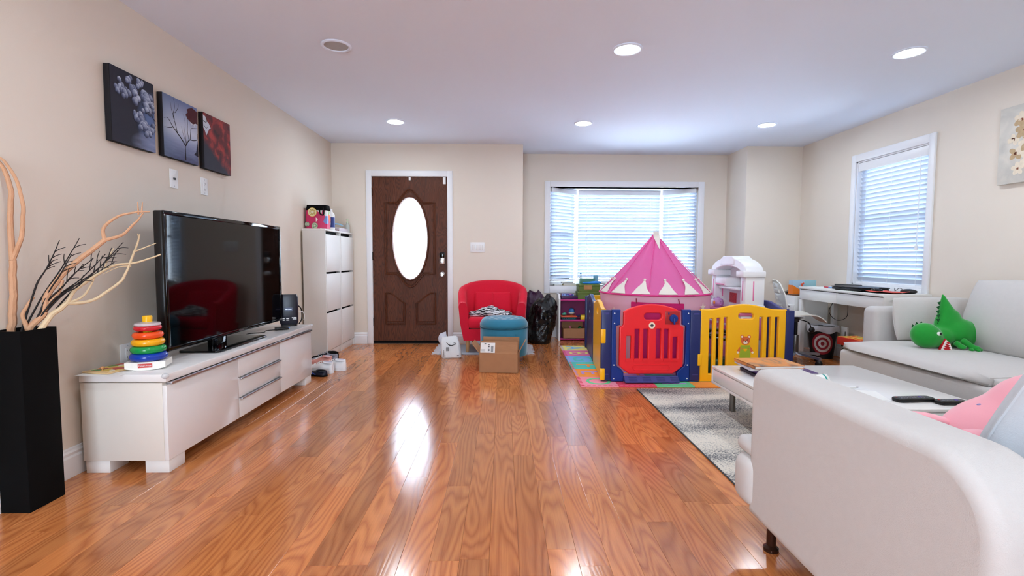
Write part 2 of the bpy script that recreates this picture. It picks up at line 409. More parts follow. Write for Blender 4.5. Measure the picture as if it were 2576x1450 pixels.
B().mesh(plate([ellipse(OC[0], OC[1], ORX+.006, ORY+.006, 48)], .01, .001), frame_mat((0, .03, 0), (1, 0, 0), (0, 0, 1))).obj('oval_pane', 'frosted_glass', door)
B().lathe([(.0, .0), (.032, .0), (.032, .008), (.012, .014), (.012, .04), (.026, .05), (.031, .064), (.026, .078), (0, .082)], 20).obj('door_knob', 'chrome', door)
kn = bpy.context.scene.objects['door_knob']; kn.rotation_euler = (PI/2, 0, 0); kn.location = (-.742, .008, .86)
dl = box('deadbolt', 'chrome', door, -.775, -.708, -.025, .008, .985, 1.13, r=.008)
box('keypad', 'black_gloss', dl, -.772, -.711, -.028, -.02, 1.06, 1.127, r=.006)
B().lathe([(.0, 0), (.02, 0), (.018, .006), (0, .007)], 16).obj('thumb_turn', 'aluminium', dl)
tt = dl.children[-1]; tt.rotation_euler = (PI/2, 0, 0); tt.location = (-.741, -.025, 1.02)
for z_ in (1.86, 1.08, .27): B().tube([(D0-.004, -.004, z_-.05), (D0-.004, -.004, z_+.05)], .008, 8).obj('hinge', 'black_matte', door)
box('alarm_sensor', 'plastic_white', door, xm-.01, xm+.015, -.006, .01, 2.0, 2.04, r=.003); box('alarm_sensor', 'plastic_white', door, D1-.05, D1-.015, -.012, .01, 1.955, 2.04, r=.003)
box('door_sweep', 'black_matte', door, D0, D1, -.004, .01, .004, .03)
struct(B().box(-1.66, DX0, YB-.02, YB+T, 0, 2.115, r=.004).box(DX1, -.612, YB-.02, YB+T, 0, 2.115, r=.004).box(DX0-.0005, DX1+.0005, YB-.02, YB+T, DZ, 2.115, r=.004).box(DX0-.002, DX0+.02, YB+.054, YB+.07, 0, DZ).box(DX1-.02, DX1+.002, YB+.054, YB+.07, 0, DZ).box(DX0, DX1, YB+.054, YB+.07, DZ-.02, DZ).obj('trim_1', 'trim_white'))
struct(box('door_threshold', mat('threshold', (70, 55, 45), .5), None, DX0, DX1, YB-.01, YB+T, -.011, .005))
# ---------------- window panes / blinds
g = NT('window_glass', .02); tr = g.n('ShaderNodeBsdfTransparent', {'Color': (.96, .98, 1, 1)}); gl = g.n('ShaderNodeBsdfGlossy', {'Roughness': .02}); lw = g.n('ShaderNodeFresnel', {'IOR': 1.4}); mx_ = g.n('ShaderNodeMixShader')
g.set(mx_.inputs[0], lw.outputs[0]); g.set(mx_.inputs[1], tr.outputs[0]); g.set(mx_.inputs[2], gl.outputs[0]); g.set(g.t.nodes['Material Output'].inputs[0], mx_.outputs[0])
mat('slat_white', (208, 218, 232), .5, var=.01, transl=.03)
def window_unit(win, w, h, M):
    """sash frame and pane in a local frame: x along, y out, z up"""
    b = B()
    for a in ((0, w, .0, .05), (0, w, h-.05, h)): b.box(a[0], a[1], 0, .05, a[2], a[3], M=M)
    for a in ((0, .05), (w-.05, w)): b.box(a[0], a[1], 0, .05, .05, h-.05, M=M)
    b.box(.05, w-.05, .0, .04, h/2-.02, h/2+.02, M=M)
    b.obj('sash', 'trim_white', win)
    B().box(.05, w-.05, .02, .026, .05, h/2-.02, M=M).obj('pane', 'window_glass', win)
    B().box(.05, w-.05, .02, .026, h/2+.02, h-.05, M=M).obj('pane', 'window_glass', win)
def blind(name, label, w, h, M, tilt, pitch, valance=.075, wand=True, sw=.05, bottom=0):
    """horizontal slat blind, local frame x along, -y towards the room, z down from 0"""
    t = thing(name, label, 'blind', M.to_translation()); Mi = Matrix.Translation(-M.to_translation()) @ M
    B().box(0, w, -.012, .004, -valance, 0, r=.003, M=Mi).box(.01, w-.01, .004, .05, -.05, 0, M=Mi).obj('valance', 'trim_white', t)
    proto = None; z = -valance-.005
    me = None; k = 0
    while z > -h+.03+bottom:
        if me is None:
            b = B(); n = 5
            prof = [((i/(n-1)-.5)*sw, .004*(1-(2*(i/(n-1))-1)**2)) for i in range(n)]
            P = prof + [(a, c-.0028) for a, c in reversed(prof)]
            rings = []
            for xx in (.004, w-.004): rings.append([Mi.to_3x3() @ Vector((xx, .025+a*math.cos(tilt)-c*math.sin(tilt), a*math.sin(tilt)+c*math.cos(tilt))) for a, c in P])
            s_ = b.loft(rings).obj('slat', 'slat_white', t); me = s_.data
        else:
            s_ = bpy.data.objects.new('slat', me); COL.objects.link(s_); s_.parent = t
        s_.location = (0, 0, z); z -= pitch
    zb = z
    B().box(.004, w-.004, .003, .047, zb-.008, zb+.012, r=.003, M=Mi).obj('bottom_rail', 'trim_white', t)
    for fx in ((.12, .5, .88) if w > .7 else (.2, .8)):
        b = B()
        for yy in (.0, .05): b.tube([Mi @ Vector((w*fx, yy, -valance)), Mi @ Vector((w*fx, yy, zb))], .0012, 4)
        b.obj('ladder_cord', 'trim_white', t)
    if wand:
        B().tube([Mi @ Vector((w*.10, -.02, -valance)), Mi @ Vector((w*.10, -.022, -h*.70))], .003, 6).obj('pull_cord', 'trim_white', t)
        B().lathe([(.004, 0), (.010, -.02), (.009, -.045), (.003, -.05)], 10, c=Mi @ Vector((w*.10, -.022, -h*.70))).obj('cord_tassel', 'plastic_white', t)
    return t
# bay window: three panes, sill, head, casing
BD = 6.985; CX0, CX1 = 1.03, 2.25
bay = struct(thing('window_1', 'white boxed bay window', 'window', (0, 0, 0))); del bay['category']
cs = B()
for (a, b_, c, d) in ((BX0-.075, BX0, BZ0-.10, BZ1+.075), (BX1, BX1+.075, BZ0-.10, BZ1+.075), (BX0, BX1, BZ1, BZ1+.075), (BX0, BX1, BZ0-.10, BZ0-.0)):
    cs.box(a, b_, YBAY-.02, YBAY, c, d, r=.004)
cs.obj('casing', 'trim_white', bay)
poly = [(BX0, YBAY), (BX1, YBAY), (BX1+.05, YBAY+.03), (CX1+.03, BD+.08), (CX0-.03, BD+.08), (BX0-.05, YBAY+.03)]
B().prism(poly, BZ0-.03, BZ0, 'z').obj('sill', 'trim_white', bay)
B().prism(poly, BZ1, BZ1+.03, 'z').obj('head', 'trim_white', bay)
hh = BZ1-BZ0
def seg_frame(p, q, back=.0):
    d = Vector((q[0]-p[0], q[1]-p[1], 0)); w = d.length; return w, frame_mat((p[0], p[1], 0), d, Vector((-d.y, d.x, 0)))
def bayM(p, q, z):
    xd = Vector((q[0]-p[0], q[1]-p[1], 0)); w = xd.length; xd.normalize(); yd = Vector((-xd.y, xd.x, 0))
    return w, Matrix(((xd.x, yd.x, 0, p[0]), (xd.y, yd.y, 0, p[1]), (0, 0, 1, z), (0, 0, 0, 1)))
for (p, q) in (((BX0, YBAY+.04), (CX0, BD)), ((CX0, BD), (CX1, BD)), ((CX1, BD), (BX1, YBAY+.04))):
    w, M = bayM(p, q, BZ0); window_unit(bay, w, hh, M @ Matrix.Translation((0, .03, 0)))
for (p, q, lb, wnd) in (((BX0+.02, YBAY+.02), (CX0, BD-.05), 'narrow white slat blind on the left angled pane of the bay window', False),
                   ((CX0+.03, BD-.06), (CX1-.03, BD-.06), 'wide white slat blind on the middle pane of the bay window', True),
                   ((CX1, BD-.05), (BX1-.02, YBAY+.02), 'narrow white slat blind on the right angled pane of the bay window', False)):
    w, M = bayM(p, q, BZ1-.002); blind('window_blind', lb, w, hh-.02, M, math.radians(-51), .0455, valance=.06, wand=wnd, bottom=.02)
# rear window behind the camera
rw = struct(thing('window_3', 'white glazed rear patio doors', 'window', (0, 0, 0))); del rw['category']
for k in range(2): window_unit(rw, (RX1-RX0)/2, RZ1-RZ0, Matrix(((-1, 0, 0, RX1-k*(RX1-RX0)/2), (0, -1, 0, YBACK-.04), (0, 0, 1, RZ0), (0, 0, 0, 1))))
cs = B()
for (a, b_, c, d) in ((RX0-.07, RX0, RZ0-.07, RZ1+.07), (RX1, RX1+.07, RZ0-.07, RZ1+.07), (RX0, RX1, RZ1, RZ1+.07), (RX0, RX1, RZ0-.07, RZ0)): cs.box(a, b_, YBACK, YBACK+.02, c, d, r=.004)
cs.obj('casing', 'trim_white', rw)
# side window
sw_ = struct(thing('window_2', 'white side window', 'window', (0, 0, 0))); del sw_['category']
cs = B()
for (a, b_, c, d) in ((WY0-.06, WY0, WZ0-.06, WZ1+.075), (WY1, WY1+.06, WZ0-.06, WZ1+.075), (WY0, WY1, WZ1, WZ1+.075), (WY0, WY1, WZ0-.06, WZ0)):
    cs.box(XR-.02, XR, a, b_, c, d, r=.004)
cs.obj('casing', 'trim_white', sw_)
for (a, b_, c, d) in ((WY0-.002, WY0+.012, WZ0, WZ1), (WY1-.012, WY1+.002, WZ0, WZ1)): B().box(XR, XR+T, a, b_, c, d).obj('jamb', 'trim_white', sw_)
B().box(XR, XR+T, WY0, WY1, WZ0-.002, WZ0+.012).box(XR, XR+T, WY0, WY1, WZ1-.012, WZ1+.002).obj('sill', 'trim_white', sw_)
# local x runs along -Y (left to right as seen from the room)
def sideM(x_, z): return Matrix(((0, 1, 0, x_), (-1, 0, 0, WY1-.012), (0, 0, 1, z), (0, 0, 0, 1)))
window_unit(sw_, WY1-WY0-.024, WZ1-WZ0-.024, sideM(XR+.085, WZ0+.012))
Mb = sideM(XR+.02, WZ1-.014)
blind('window_blind', 'white slat blind on the side window above the desk', WY1-WY0-.024, WZ1-WZ0-.03, Mb, math.radians(-60), .0425, valance=.085, wand=False)
swb = [o for o in COL.objects if o.name.startswith('window_blind') and 'side' in o.get('label', '')][0]
wz = -(WZ1-WZ0)*.68
B().tube([(-.028, -.78, -.08), (-.026, -.775, wz)], .003, 6).obj('pull_cord', 'trim_white', swb)
B().lathe([(.005, .0), (.014, -.015), (.010, -.03), (.016, -.05), (.004, -.055)], 10, c=(-.026, -.775, wz)).obj('cord_tassel', 'plastic_white', swb)
# ---------------- recessed ceiling lights
mat('lamp_lens', (255, 250, 240), .4, emit=LAMP_COLOR, estr=LAMP_STRENGTH)
mat('lamp_dead', (176, 174, 172), .6)
def downlight(x_, y_, label, lit=True):
    t = thing('recessed_light', label, 'ceiling light', (x_, y_, CEIL), group='recessed ceiling lights')
    B().lathe([(.096, -.0005), (.096, -.006), (.088, -.011), (.078, -.009), (.076, -.001)], 32, caps=False).obj('trim_ring', 'ceiling_paint', t)
    if lit: B().lathe([(0, -.004), (.0765, -.004)], 32, caps=False).obj('lens', 'lamp_lens', t)
    else: B().lathe([(0, -.003), (.077, -.003)], 32, caps=False).obj('lens', 'lamp_dead', t)
downlight(-1.09, 3.31, 'unlit grey recessed ceiling light nearest the left wall', False)
for x_, y_, lb in ((.82, 3.31, 'glowing round recessed light in the near row, middle of the ceiling'), (2.71, 3.31, 'glowing round recessed light in the near row by the right wall'),
               (-1.09, 5.08, 'small glowing recessed light in the far row by the front door'), (.82, 5.08, 'small glowing recessed light in the far row, before the bay window'), (2.71, 5.08, 'small glowing recessed light in the far row by the side window wall')):
    downlight(x_, y_, lb)
for y_ in (1.54, -.23, -2.0):
    for x_, w_ in ((-1.09, 'left'), (.82, 'middle'), (2.71, 'right')): downlight(x_, y_, 'round recessed light %s, %s one across the room' % ({1.54: 'just overhead of the sofa row', -.23: 'right above the camera', -2.0: 'by the rear patio doors'}[y_], w_))
# ================================================================== LEFT SIDE
# ---------------- canvases
def canvas_mat1():
    g = NT('canvas_clouds', .7); u = g.coord('UV'); s = g.sep(u)
    vo = g.n('ShaderNodeTexVoronoi', feature='SMOOTH_F1'); g.set(vo.inputs['Vector'], g.map(u, (1, 1.15, 1))); vo.inputs['Scale'].default_value = 9; vo.inputs['Smoothness'].default_value = .25
    puff = g.math('SUBTRACT', .95, g.math('MULTIPLY', vo.outputs['Distance'], 1.15))
    def blobm(cx, cy, rx, ry):
        a = g.math('DIVIDE', g.math('SUBTRACT', s[0], cx), rx); b = g.math('DIVIDE', g.math('SUBTRACT', s[1], cy), ry)
        d = g.math('ADD', g.math('MULTIPLY', a, a), g.math('MULTIPLY', b, b)); return g.math('MAXIMUM', g.math('SUBTRACT', 1.0, d), 0)
    m = g.math('MAXIMUM', g.math('MAXIMUM', blobm(.45, .80, .34, .22), blobm(.68, .62, .36, .2)), g.math('MAXIMUM', blobm(.80, .47, .32, .16), blobm(.68, .30, .26, .16)))
    m = g.math('MINIMUM', g.math('MULTIPLY', m, 4.0), 1.0)
    m = g.math('MULTIPLY', m, g.math('ADD', .55, g.noise(u, 6)))
    sky = g.mix(blobm(.95, .38, .4, .5), srgb(24, 24, 42), srgb(90, 112, 160))
    stripes = g.math('MULTIPLY', g.math('MULTIPLY', g.noise(g.map(u, (2, 16, 1)), 1), blobm(1.0, .08, .6, .2)), 1.4)
    sky = g.mix(stripes, sky, srgb(140, 150, 185))
    m = 0.0
    cl = g.ramp(puff, [(.3, srgb(44, 48, 72)), (.55, srgb(116, 126, 158)), (.88, srgb(214, 222, 236))])
    g.col(g.mix(m, sky, cl)); return g.m
def canvas_mat2():
    g = NT('canvas_lake', .7); u = g.coord('UV'); s = g.sep(u)
    base = g.ramp(s[1], [(0, srgb(86, 96, 138)), (.3, srgb(150, 160, 195)), (.5, srgb(200, 206, 222)), (.75, srgb(160, 170, 200)), (1, srgb(96, 108, 150))])
    st = g.math('MULTIPLY', g.noise(g.map(u, (3, 22, 1)), 1), g.math('MAXIMUM', g.math('SUBTRACT', .4, s[1]), 0))
    base = g.mix(g.math('MULTIPLY', st, 3), base, srgb(52, 56, 92))
    edge = g.math('MULTIPLY', g.math('POWER', g.math('SUBTRACT', 1.0, s[0]), 4), .6)
    g.col(g.mix(edge, base, srgb(96, 116, 140))); return g.m
def canvas_mat3():
    g = NT('canvas_crimson', .7); u = g.coord('UV'); s = g.sep(u)
    n = g.noise(u, 5, 4, .6)
    red = g.ramp(n, [(.3, srgb(58, 14, 22)), (.5, srgb(110, 24, 30)), (.66, srgb(176, 52, 44))])
    a = g.math('ADD', g.math('MULTIPLY', s[1], 1.5), g.math('MULTIPLY', s[0], .75)); a = g.math('ADD', a, g.math('MULTIPLY', n, .25))
    g.col(g.mix(g.ramp(a, [(.78, (0, 0, 0, 1)), (1.02, (1, 1, 1, 1))]), srgb(30, 28, 48), red)); return g.m
canvas_mat1(); canvas_mat2(); canvas_mat3()
mat('canvas_edge', (18, 16, 22), .8); mat('paint_black', (26, 22, 30), .8); mat('paint_maroon', (74, 18, 30), .8, var=.3, nscale=60); mat('paint_petal', (205, 210, 222), .8, var=.12, nscale=60); mat('paint_hill', (30, 26, 46), .8)
def canvas(label, y0, y1, z0, z1, m, th=.034):
    t = thing('canvas_painting', label, 'painting', (XL, y0, z0), group='three canvases over the television')
    w = y1-y0; h = z1-z0
    B().box(.002, th, 0, w, 0, h, r=.003).obj('stretched_canvas', 'canvas_edge', t)
    me = bpy.data.meshes.new('painted_face'); e = .0015
    me.from_pydata([(th+.001, e, e), (th+.001, w-e, e), (th+.001, w-e, h-e), (th+.001, e, h-e)], [], [(0, 1, 2, 3)])
    uv = me.uv_layers.new(name='uv')
    for i, c in enumerate(((0, 0), (1, 0), (1, 1), (0, 1))): uv.data[i].uv = c
    mobj('painted_face', me, m, t, smooth=False); return t, w, h, th+.0016
def strokes(t, X, w, h, lines, m, name='painted_tree', r0=.004):
    b = B()
    for l in lines:
        pts = bez([(X, p[0]*w, p[1]*h) for p in l[1]], 5); n = len(pts)
        P = []
        rr = [l[0]*(1-.75*i/(n-1)) for i in range(n)]
        for i, p in enumerate(pts):
            d = (pts[min(i+1, n-1)]-pts[max(i-1, 0)]).normalized(); nr = Vector((0, -d.z, d.y)); P.append((p+nr*rr[i], p-nr*rr[i]))
        v = [q for pq in P for q in pq]; f = [(2*i, 2*i+1, 2*i+3, 2*i+2) for i in range(n-1)]
        b.raw(v, f)
    return b.obj(name, m, t, smooth=False)
t, w, h, X = canvas('dark canvas of moonlit storm clouds, leftmost of the three on the left wall', 2.64, 2.965, 1.665, 2.06, 'canvas_clouds')
rc = random.Random(21); Vc = []; Fc = []; Uc = []
cen = [(.40, .93, .07), (.25, .80, .07), (.66, .90, .06), (.45, .77, .10), (.71, .76, .10), (.84, .74, .08), (.78, .61, .09), (.93, .70, .07), (.30, .70, .07), (.16, .71, .05), (.55, .66, .08), (.60, .43, .07), (.53, .46, .05), (.76, .38, .09), (.90, .34, .08), (.82, .28, .07), (.68, .34, .07), (.93, .56, .06)]
puffs = [(u+rc.uniform(-r, r)*1.0, v+rc.uniform(-r, r)*.8, r*rc.uniform(.45, .85), v) for u, v, r in cen for _ in range(7)]
puffs.sort(key=lambda p: -p[1])
for k, (u, v, r, _) in enumerate(puffs):
    if not (r*.9 < u < 1-r*.9 and v < 1-r): continue
    o0 = len(Vc); n_ = 14; sh = rc.uniform(-.25, .15)
    Vc.append((X+.0001+.000012*k, u*w, v*h)); Uc_c = (.5, .62+sh)
    ring_ = []
    for i in range(n_):
        a = 2*PI*i/n_; Vc.append((X+.0001+.000012*k, (u+r*math.cos(a))*w, v*h+r*w*1.05*math.sin(a))); ring_.append((.5, max(0, min(1, .45+.45*math.sin(a+.5)+sh))))
    for i in range(n_): Fc.append((o0, o0+1+i, o0+1+(i+1) % n_)); Uc += [Uc_c, ring_[i], ring_[(i+1) % n_]]
me = bpy.data.meshes.new('painted_clouds'); me.from_pydata(Vc, [], Fc); me.uv_layers.new(name='uv'); me.uv_layers['uv'].data.foreach_set('uv', [c for q in Uc for c in q])
g = NT('cloud_paint', .8); g.col(g.ramp(g.sep(g.coord('UV'))[1], [(0, srgb(40, 44, 66)), (.45, srgb(92, 102, 134)), (.75, srgb(150, 160, 186)), (1, srgb(206, 214, 228))]))
mobj('painted_clouds', me, 'cloud_paint', t, smooth=False)
strokes(t, X+.003, w, h, [(.003, [(1, .46), (.94, .5), (.86, .56), (.74, .52)]), (.002, [(.94, .5), (.9, .62), (.86, .7)]), (.002, [(1, .4), (.95, .47)])], 'paint_black')
t, w, h, X = canvas('blue grey canvas of a bare black tree, middle of the three on the left wall', 3.035, 3.37, 1.668, 2.046, 'canvas_lake')
strokes(t, X, w, h, [(.006, [(.60, .03), (.60, .18), (.61, .28)]), (.0048, [(.61, .27), (.5, .36), (.36, .45), (.25, .52), (.13, .62), (.02, .60)]), (.003, [(.25, .5), (.13, .47), (.03, .46)]), (.003, [(.38, .44), (.33, .58), (.28, .7), (.33, .86), (.30, .98)]), (.002, [(.32, .64), (.24, .78), (.22, .9)]), (.002, [(.33, .75), (.42, .85), (.44, .93)]),
    (.0045, [(.61, .27), (.68, .35), (.75, .4), (.86, .41), (.97, .45), (.99, .55)]), (.003, [(.75, .4), (.78, .52), (.80, .6), (.9, .63), (1, .65)]), (.002, [(.72, .38), (.68, .55), (.7, .7), (.66, .85)]), (.0015, [(.64, .31), (.55, .45), (.5, .58)]), (.0015, [(.64, .31), (.6, .5), (.62, .66), (.56, .8)])], 'paint_black')
def patch(t, X, w, h, pts, m, name): B().raw([(X, p[0]*w, p[1]*h) for p in pts], [tuple(range(len(pts)))]).obj(name, m, t, smooth=False)
patch(t, X+.0006, w, h, [(.64, .80), (.70, .74), (.78, .71), (.86, .69), (.94, .72), (1, .71), (1, .93), (.92, .95), (.84, .965), (.74, .93), (.68, .90), (.71, .86)], 'paint_maroon', 'painted_flower')
patch(t, X+.0004, w, h, [(.76, .71), (.80, .655), (.85, .69), (.9, .66), (.95, .70), (1, .68), (1, .74), (.9, .75)], 'paint_petal', 'painted_petals')
patch(t, X+.0003, w, h, [(.86, .17), (.93, .22), (.97, .32), (1, .44), (1, .15)], 'paint_hill', 'painted_hill')
t, w, h, X = canvas('crimson and black canvas with a pale blossom, rightmost of the three on the left wall', 3.435, 3.765, 1.665, 2.046, 'canvas_crimson')
patch(t, X, w, h, [(0, .72), (0, .95), (.08, .93), (.13, .86), (.2, .83), (.26, .76), (.2, .73), (.15, .66), (.10, .60), (.05, .68)], 'paint_petal', 'painted_blossom')
strokes(t, X+.0005, w, h, [(.003, [(0, .84), (.08, .83), (.15, .86)]), (.0025, [(.02, .76), (.1, .73), (.17, .77)])], 'paint_black', 'painted_stem')
# ---------------- wall plates
def wallplate(name, label, y0, y1, z0, z1, kind):
    t = thing(name, label, 'wall plate', (XL, (y0+y1)/2, (z0+z1)/2)); w = (y1-y0)/2; h = (z1-z0)/2
    B().box(0, .006, -w, w, -h, h, r=.003).obj('plate', 'plastic_white', t)
    if kind == 'jack':
        B().box(.005, .012, -.010, .010, -.007, .007, r=.002).obj('jack', 'grey_dark', t)
    else:
        B().box(.005, .008, -.017, .017, -.033, .033, r=.002).obj('socket_face', 'plastic_white', t)
        for z in (-.019, .019):
            B().box(.007, .0085, -.008, -.006, z-.005, z+.005).box(.007, .0085, .006, .008, z-.005, z+.005).box(.007, .0085, -.002, .002, z-.011, z-.008).obj('slots', 'ink', t)
    for z in (-.045, .045): B().tube([(.005, 0, z), (.0072, 0, z)], .003, 8).obj('screw', 'aluminium', t)
wallplate('cable_wall_plate', 'white wall plate with a small dark jack below the canvases', 3.125, 3.20, 1.49, 1.607, 'jack')
wallplate('power_outlet', 'white wall outlet below the crimson canvas', 3.44, 3.515, 1.487, 1.605, 'outlet')
wallplate('power_outlet', 'white wall outlet low on the left wall behind the media console', 2.67, 2.775, .465, .58, 'outlet')
sp = thing('light_switch', 'white triple light switch right of the front door', 'light switch', (-.31, YB, 1.19))
B().box(-.087, .087, -.006, 0, -.062, .062, r=.003).obj('plate', 'plastic_white', sp)
for i in (-1, 0, 1): B().box(i*.046-.016, i*.046+.016, -.012, -.004, -.033, .033, r=.003).obj('rocker', 'matte_white', sp)
# ---------------- media console
mc = thing('media_console', 'long low white media console with three fronts and aluminium handles', 'console', (-1.625, 2.365, 0))
cw, cl_, chh = .41, 1.80, .49
mat('console_side', (228, 222, 212), .4, var=.02)
box('carcass', 'console_side', mc, -cw, -.02, 0.003, cl_-.003, .062, .448, r=.003)
box('worktop', 'gloss_white', mc, -cw, .004, -.003, cl_+.003, .452, chh, r=.004)
box('top_rail', 'aluminium', mc, -.018, .012, .03, cl_-.004, .436, .449, r=.003)
for y0, y1 in ((.004, .644), (1.214, 1.797)): box('door_panel', 'gloss_white', mc, -.02, .0, y0, y1, .064, .434, r=.002)
for k, (z0, z1) in enumerate(((.064, .186), (.190, .312), (.316, .434))):
    d = box('drawer_front', 'gloss_white', mc, -.02, .0, .648, 1.210, z0, z1, r=.002)
    if k < 2: box('handle', 'aluminium', d, -.004, .016, .655, 1.203, z1-.008, z1+.001, r=.003)
for y in (.01, cl_-.13):
    for x in (-.12, -cw+.005): box('foot', 'matte_white', mc, x, x+.115, y, y+.12, 0, .0625, r=.002)
for y in (0, cl_): B().ell((.0, y, chh-.008), (.016, .016, .014)).obj('corner_guard', mat('clear_plastic', (225, 228, 232), .15, alpha=.55), mc)
# ---------------- television
tv = thing('television', 'large black flat screen television on the media console', 'television', (-1.80, 3.34, .49))
ty, tz0, tz1 = .685, .055, .815
box('cabinet', 'black_plastic', tv, -.06, -.012, -ty, ty, tz0, tz1, r=.008)
B().prism([(-.105, 0), (-.06, -.5), (-.06, .5)], .12, .65, 'z').obj('rear_cover', 'black_plastic', tv)
b = B(); e = .022
b.box(-.014, .0, -ty, ty, tz0, tz0+e, r=.003).box(-.014, .0, -ty, ty, tz1-e, tz1, r=.003).box(-.014, .0, -ty, -ty+e, tz0+e*.8, tz1-e*.8, r=.003).box(-.014, .0, ty-e, ty, tz0+e*.8, tz1-e*.8, r=.003)
b.obj('bezel', 'black_gloss', tv)
mat('tv_screen', (3, 3, 4), .05, var=.05, spec=.3)
box('screen', 'tv_screen', tv, -.012, -.006, -ty+.015, ty-.015, tz0+.015, tz1-.015)
text('maker_name', 'SAMSUNG', .013, 'aluminium', tv, (.0012, .05, tz0+.011), (0, 1, 0), (0, 0, 1))
B().mesh(plate([rounded(.24, .60, .025, 4, -.115, -.44)], .012, .003), Matrix.Translation((0, 0, .007))).obj('stand_base', 'black_gloss', tv)
box('stand_neck', 'black_gloss', tv, -.05, -.015, -.26, -.10, .01, .12, r=.006)
# ---------------- ring stacker
rs = thing('ring_stacker', 'stack of coloured rings on a white rocker base with yellow peg', 'toy', (-1.80, 2.505, .491), .35)
b = B(); prof = []
for i in range(9):
    a = -1+2*i/8; prof.append((a*.085, .0+.012*a*a))
b.prism([(p[0], p[1]) for p in prof]+[(.085, .042), (-.085, .042)], -.062, .062, 'y'); b.obj('rocker_base', mat('ivory_plastic', (240, 236, 226), .35), rs)
lab = box('maker_label', mat('label_red', (200, 40, 30), .4), rs, -.03, .03, -.0632, -.062, .014, .034); text('maker_name', 'Fisher-Price', .011, 'paper', lab, (0, -.0636, .024), (1, 0, 0), (0, 0, 1), .0003)
for k, (rgb, R_, r2) in enumerate((((18, 62, 170), .082, .021), ((20, 150, 72), .077, .020), ((248, 176, 20), .072, .019), ((242, 84, 30), .067, .018), ((206, 34, 48), .060, .014))):
    z = .042+.021+k*.036
    b = B(); n = 28; rings = []
    for i in range(n+1):
        a = 2*PI*i/n; rings.append([((R_-r2+r2*math.cos(q))*math.cos(a), (R_-r2+r2*math.cos(q))*math.sin(a), z+r2*.95*math.sin(q)) for q in [2*PI*j/12 for j in range(12)]])
    b.loft(rings, False).obj('ring', mat('ring_%d' % k, rgb, .18, var=.01), rs, doubles=True)
B().lathe([(0, .215), (.05, .215), (.058, .222), (.055, .232), (.018, .238), (0, .238)], 24).obj('clear_top_ring', mat('cloudy_clear', (225, 215, 220), .12, alpha=.75), rs)
B().lathe([(.018, .04), (.020, .225), (.022, .262), (.019, .268), (0, .269)], 20).obj('peg', mat('ring_y', (250, 190, 24), .25), rs)
# ---------------- papers / puzzle on console end
tag(B().box(-2.03, -1.82, 2.335, 2.62, .4905, .492).obj('paper_sheet', 'paper'), 'white sheet of card overhanging the near end of the media console', 'paper')
def print_mat(name, cols, scale=14, rough=.4):
    g = NT(name, rough); vo = g.n('ShaderNodeTexVoronoi'); g.set(vo.inputs['Vector'], g.coord()); vo.inputs['Scale'].default_value = scale
    s = g.sep(vo.outputs['Color']); st = [(i/len(cols), srgb(*c)) for i, c in enumerate(cols)]
    c = g.ramp(s[0], st); g.t.nodes[-1].color_ramp.interpolation = 'CONSTANT'; g.col(c); return g.m
print_mat('puzzle_print', [(196, 50, 60), (230, 200, 90), (80, 140, 70), (210, 80, 60), (240, 230, 200)], 30)
pz = thing('peg_puzzle', 'flat wooden peg puzzle board with a red print on the console end', 'puzzle', (-1.945, 2.455, .4925), -.2)
B().box(-.075, .075, -.09, .11, 0, .008, r=.002).obj('board', mat('birch', (214, 180, 130), .5), pz); B().box(-.06, .06, -.06, .10, .008, .0095).obj('printed_picture', 'puzzle_print', pz)
B().lathe([(.004, .009), (.004, .016), (.008, .02), (.008, .026), (0, .03)], 10, c=(.0, -.05, 0)).obj('peg', mat('peg_wood', (196, 140, 90), .5), pz)
bk = B().box(-1.905, -1.83, 2.56, 2.70, .4925, .4985, r=.001).obj('picture_book', print_mat('book_green', [(70, 110, 50), (120, 150, 60), (60, 80, 50)], 25)); tag(bk, 'thin dark green picture book lying behind the peg puzzle', 'book')
# ---------------- modem, streaming box, cables
md = thing('cable_modem', 'upright black modem with white port labels at the far end of the console', 'modem', (-1.775, 4.09, .49), .3)
b = B(); b.loft([[(x*s_, y*s_, z) for x, y in rounded(.14, .07, .018, 3, -.07, -.035)] for z, s_ in ((.012, .9), (.03, 1), (.235, 1), (.262, .86))]); b.obj('casing', mat('modem_navy', (14, 15, 34), .35), md)
b = B(); b.loft([[(x, y, z) for x, y in rounded(.12, .09, .02, 3, -.06, -.045)] for z in (0, .014)]); b.obj('foot', 'black_plastic', md)
lb = box('name_badge', mat('badge_blue', (30, 38, 74), .3), md, -.03, .03, -.0362, -.034, .125, .155); text('maker_name', 'NETGEAR', .011, 'aluminium', lb, (0, -.0365, .14), (1, 0, 0), (0, 0, 1), .0003)
for i, (x0, x1, z) in enumerate(((-.045, -.03, .06), (-.045, -.03, .047), (-.018, .004, .06), (-.018, .004, .047), (.024, .03, .066), (.036, .06, .066), (.03, .06, .055))): box('port_label', 'paper', md, x0, x1, -.0362, -.034, z, z+.008)
st = thing('streaming_box', 'small black streaming box lying before the modem', 'device', (-1.735, 3.86, .491), .5); box('casing', 'black_plastic', st, -.05, .05, -.035, .035, 0, .018, r=.006); B().ell((.045, -.02, .014), (.012, .012, .006)).obj('status_light', mat('blue_led', (90, 150, 230), .2), st)
tag(B().tube(bez([(-1.70, 3.84, .499), (-1.80, 3.75, .498), (-1.78, 3.66, .498), (-1.86, 3.6, .498), (-1.83, 3.5, .499)]), .004, 6).obj('black_cable', 'black_plastic'), 'thin black cable snaking under the television', 'cable')
tag(B().tube(bez([(-1.72, 4.13, .66), (-1.70, 4.155, .62), (-1.70, 4.16, .54), (-1.72, 4.15, .497)]), .005, 6).obj('modem_cable', 'black_plastic'), 'black cable looping out of the back of the modem', 'cable')
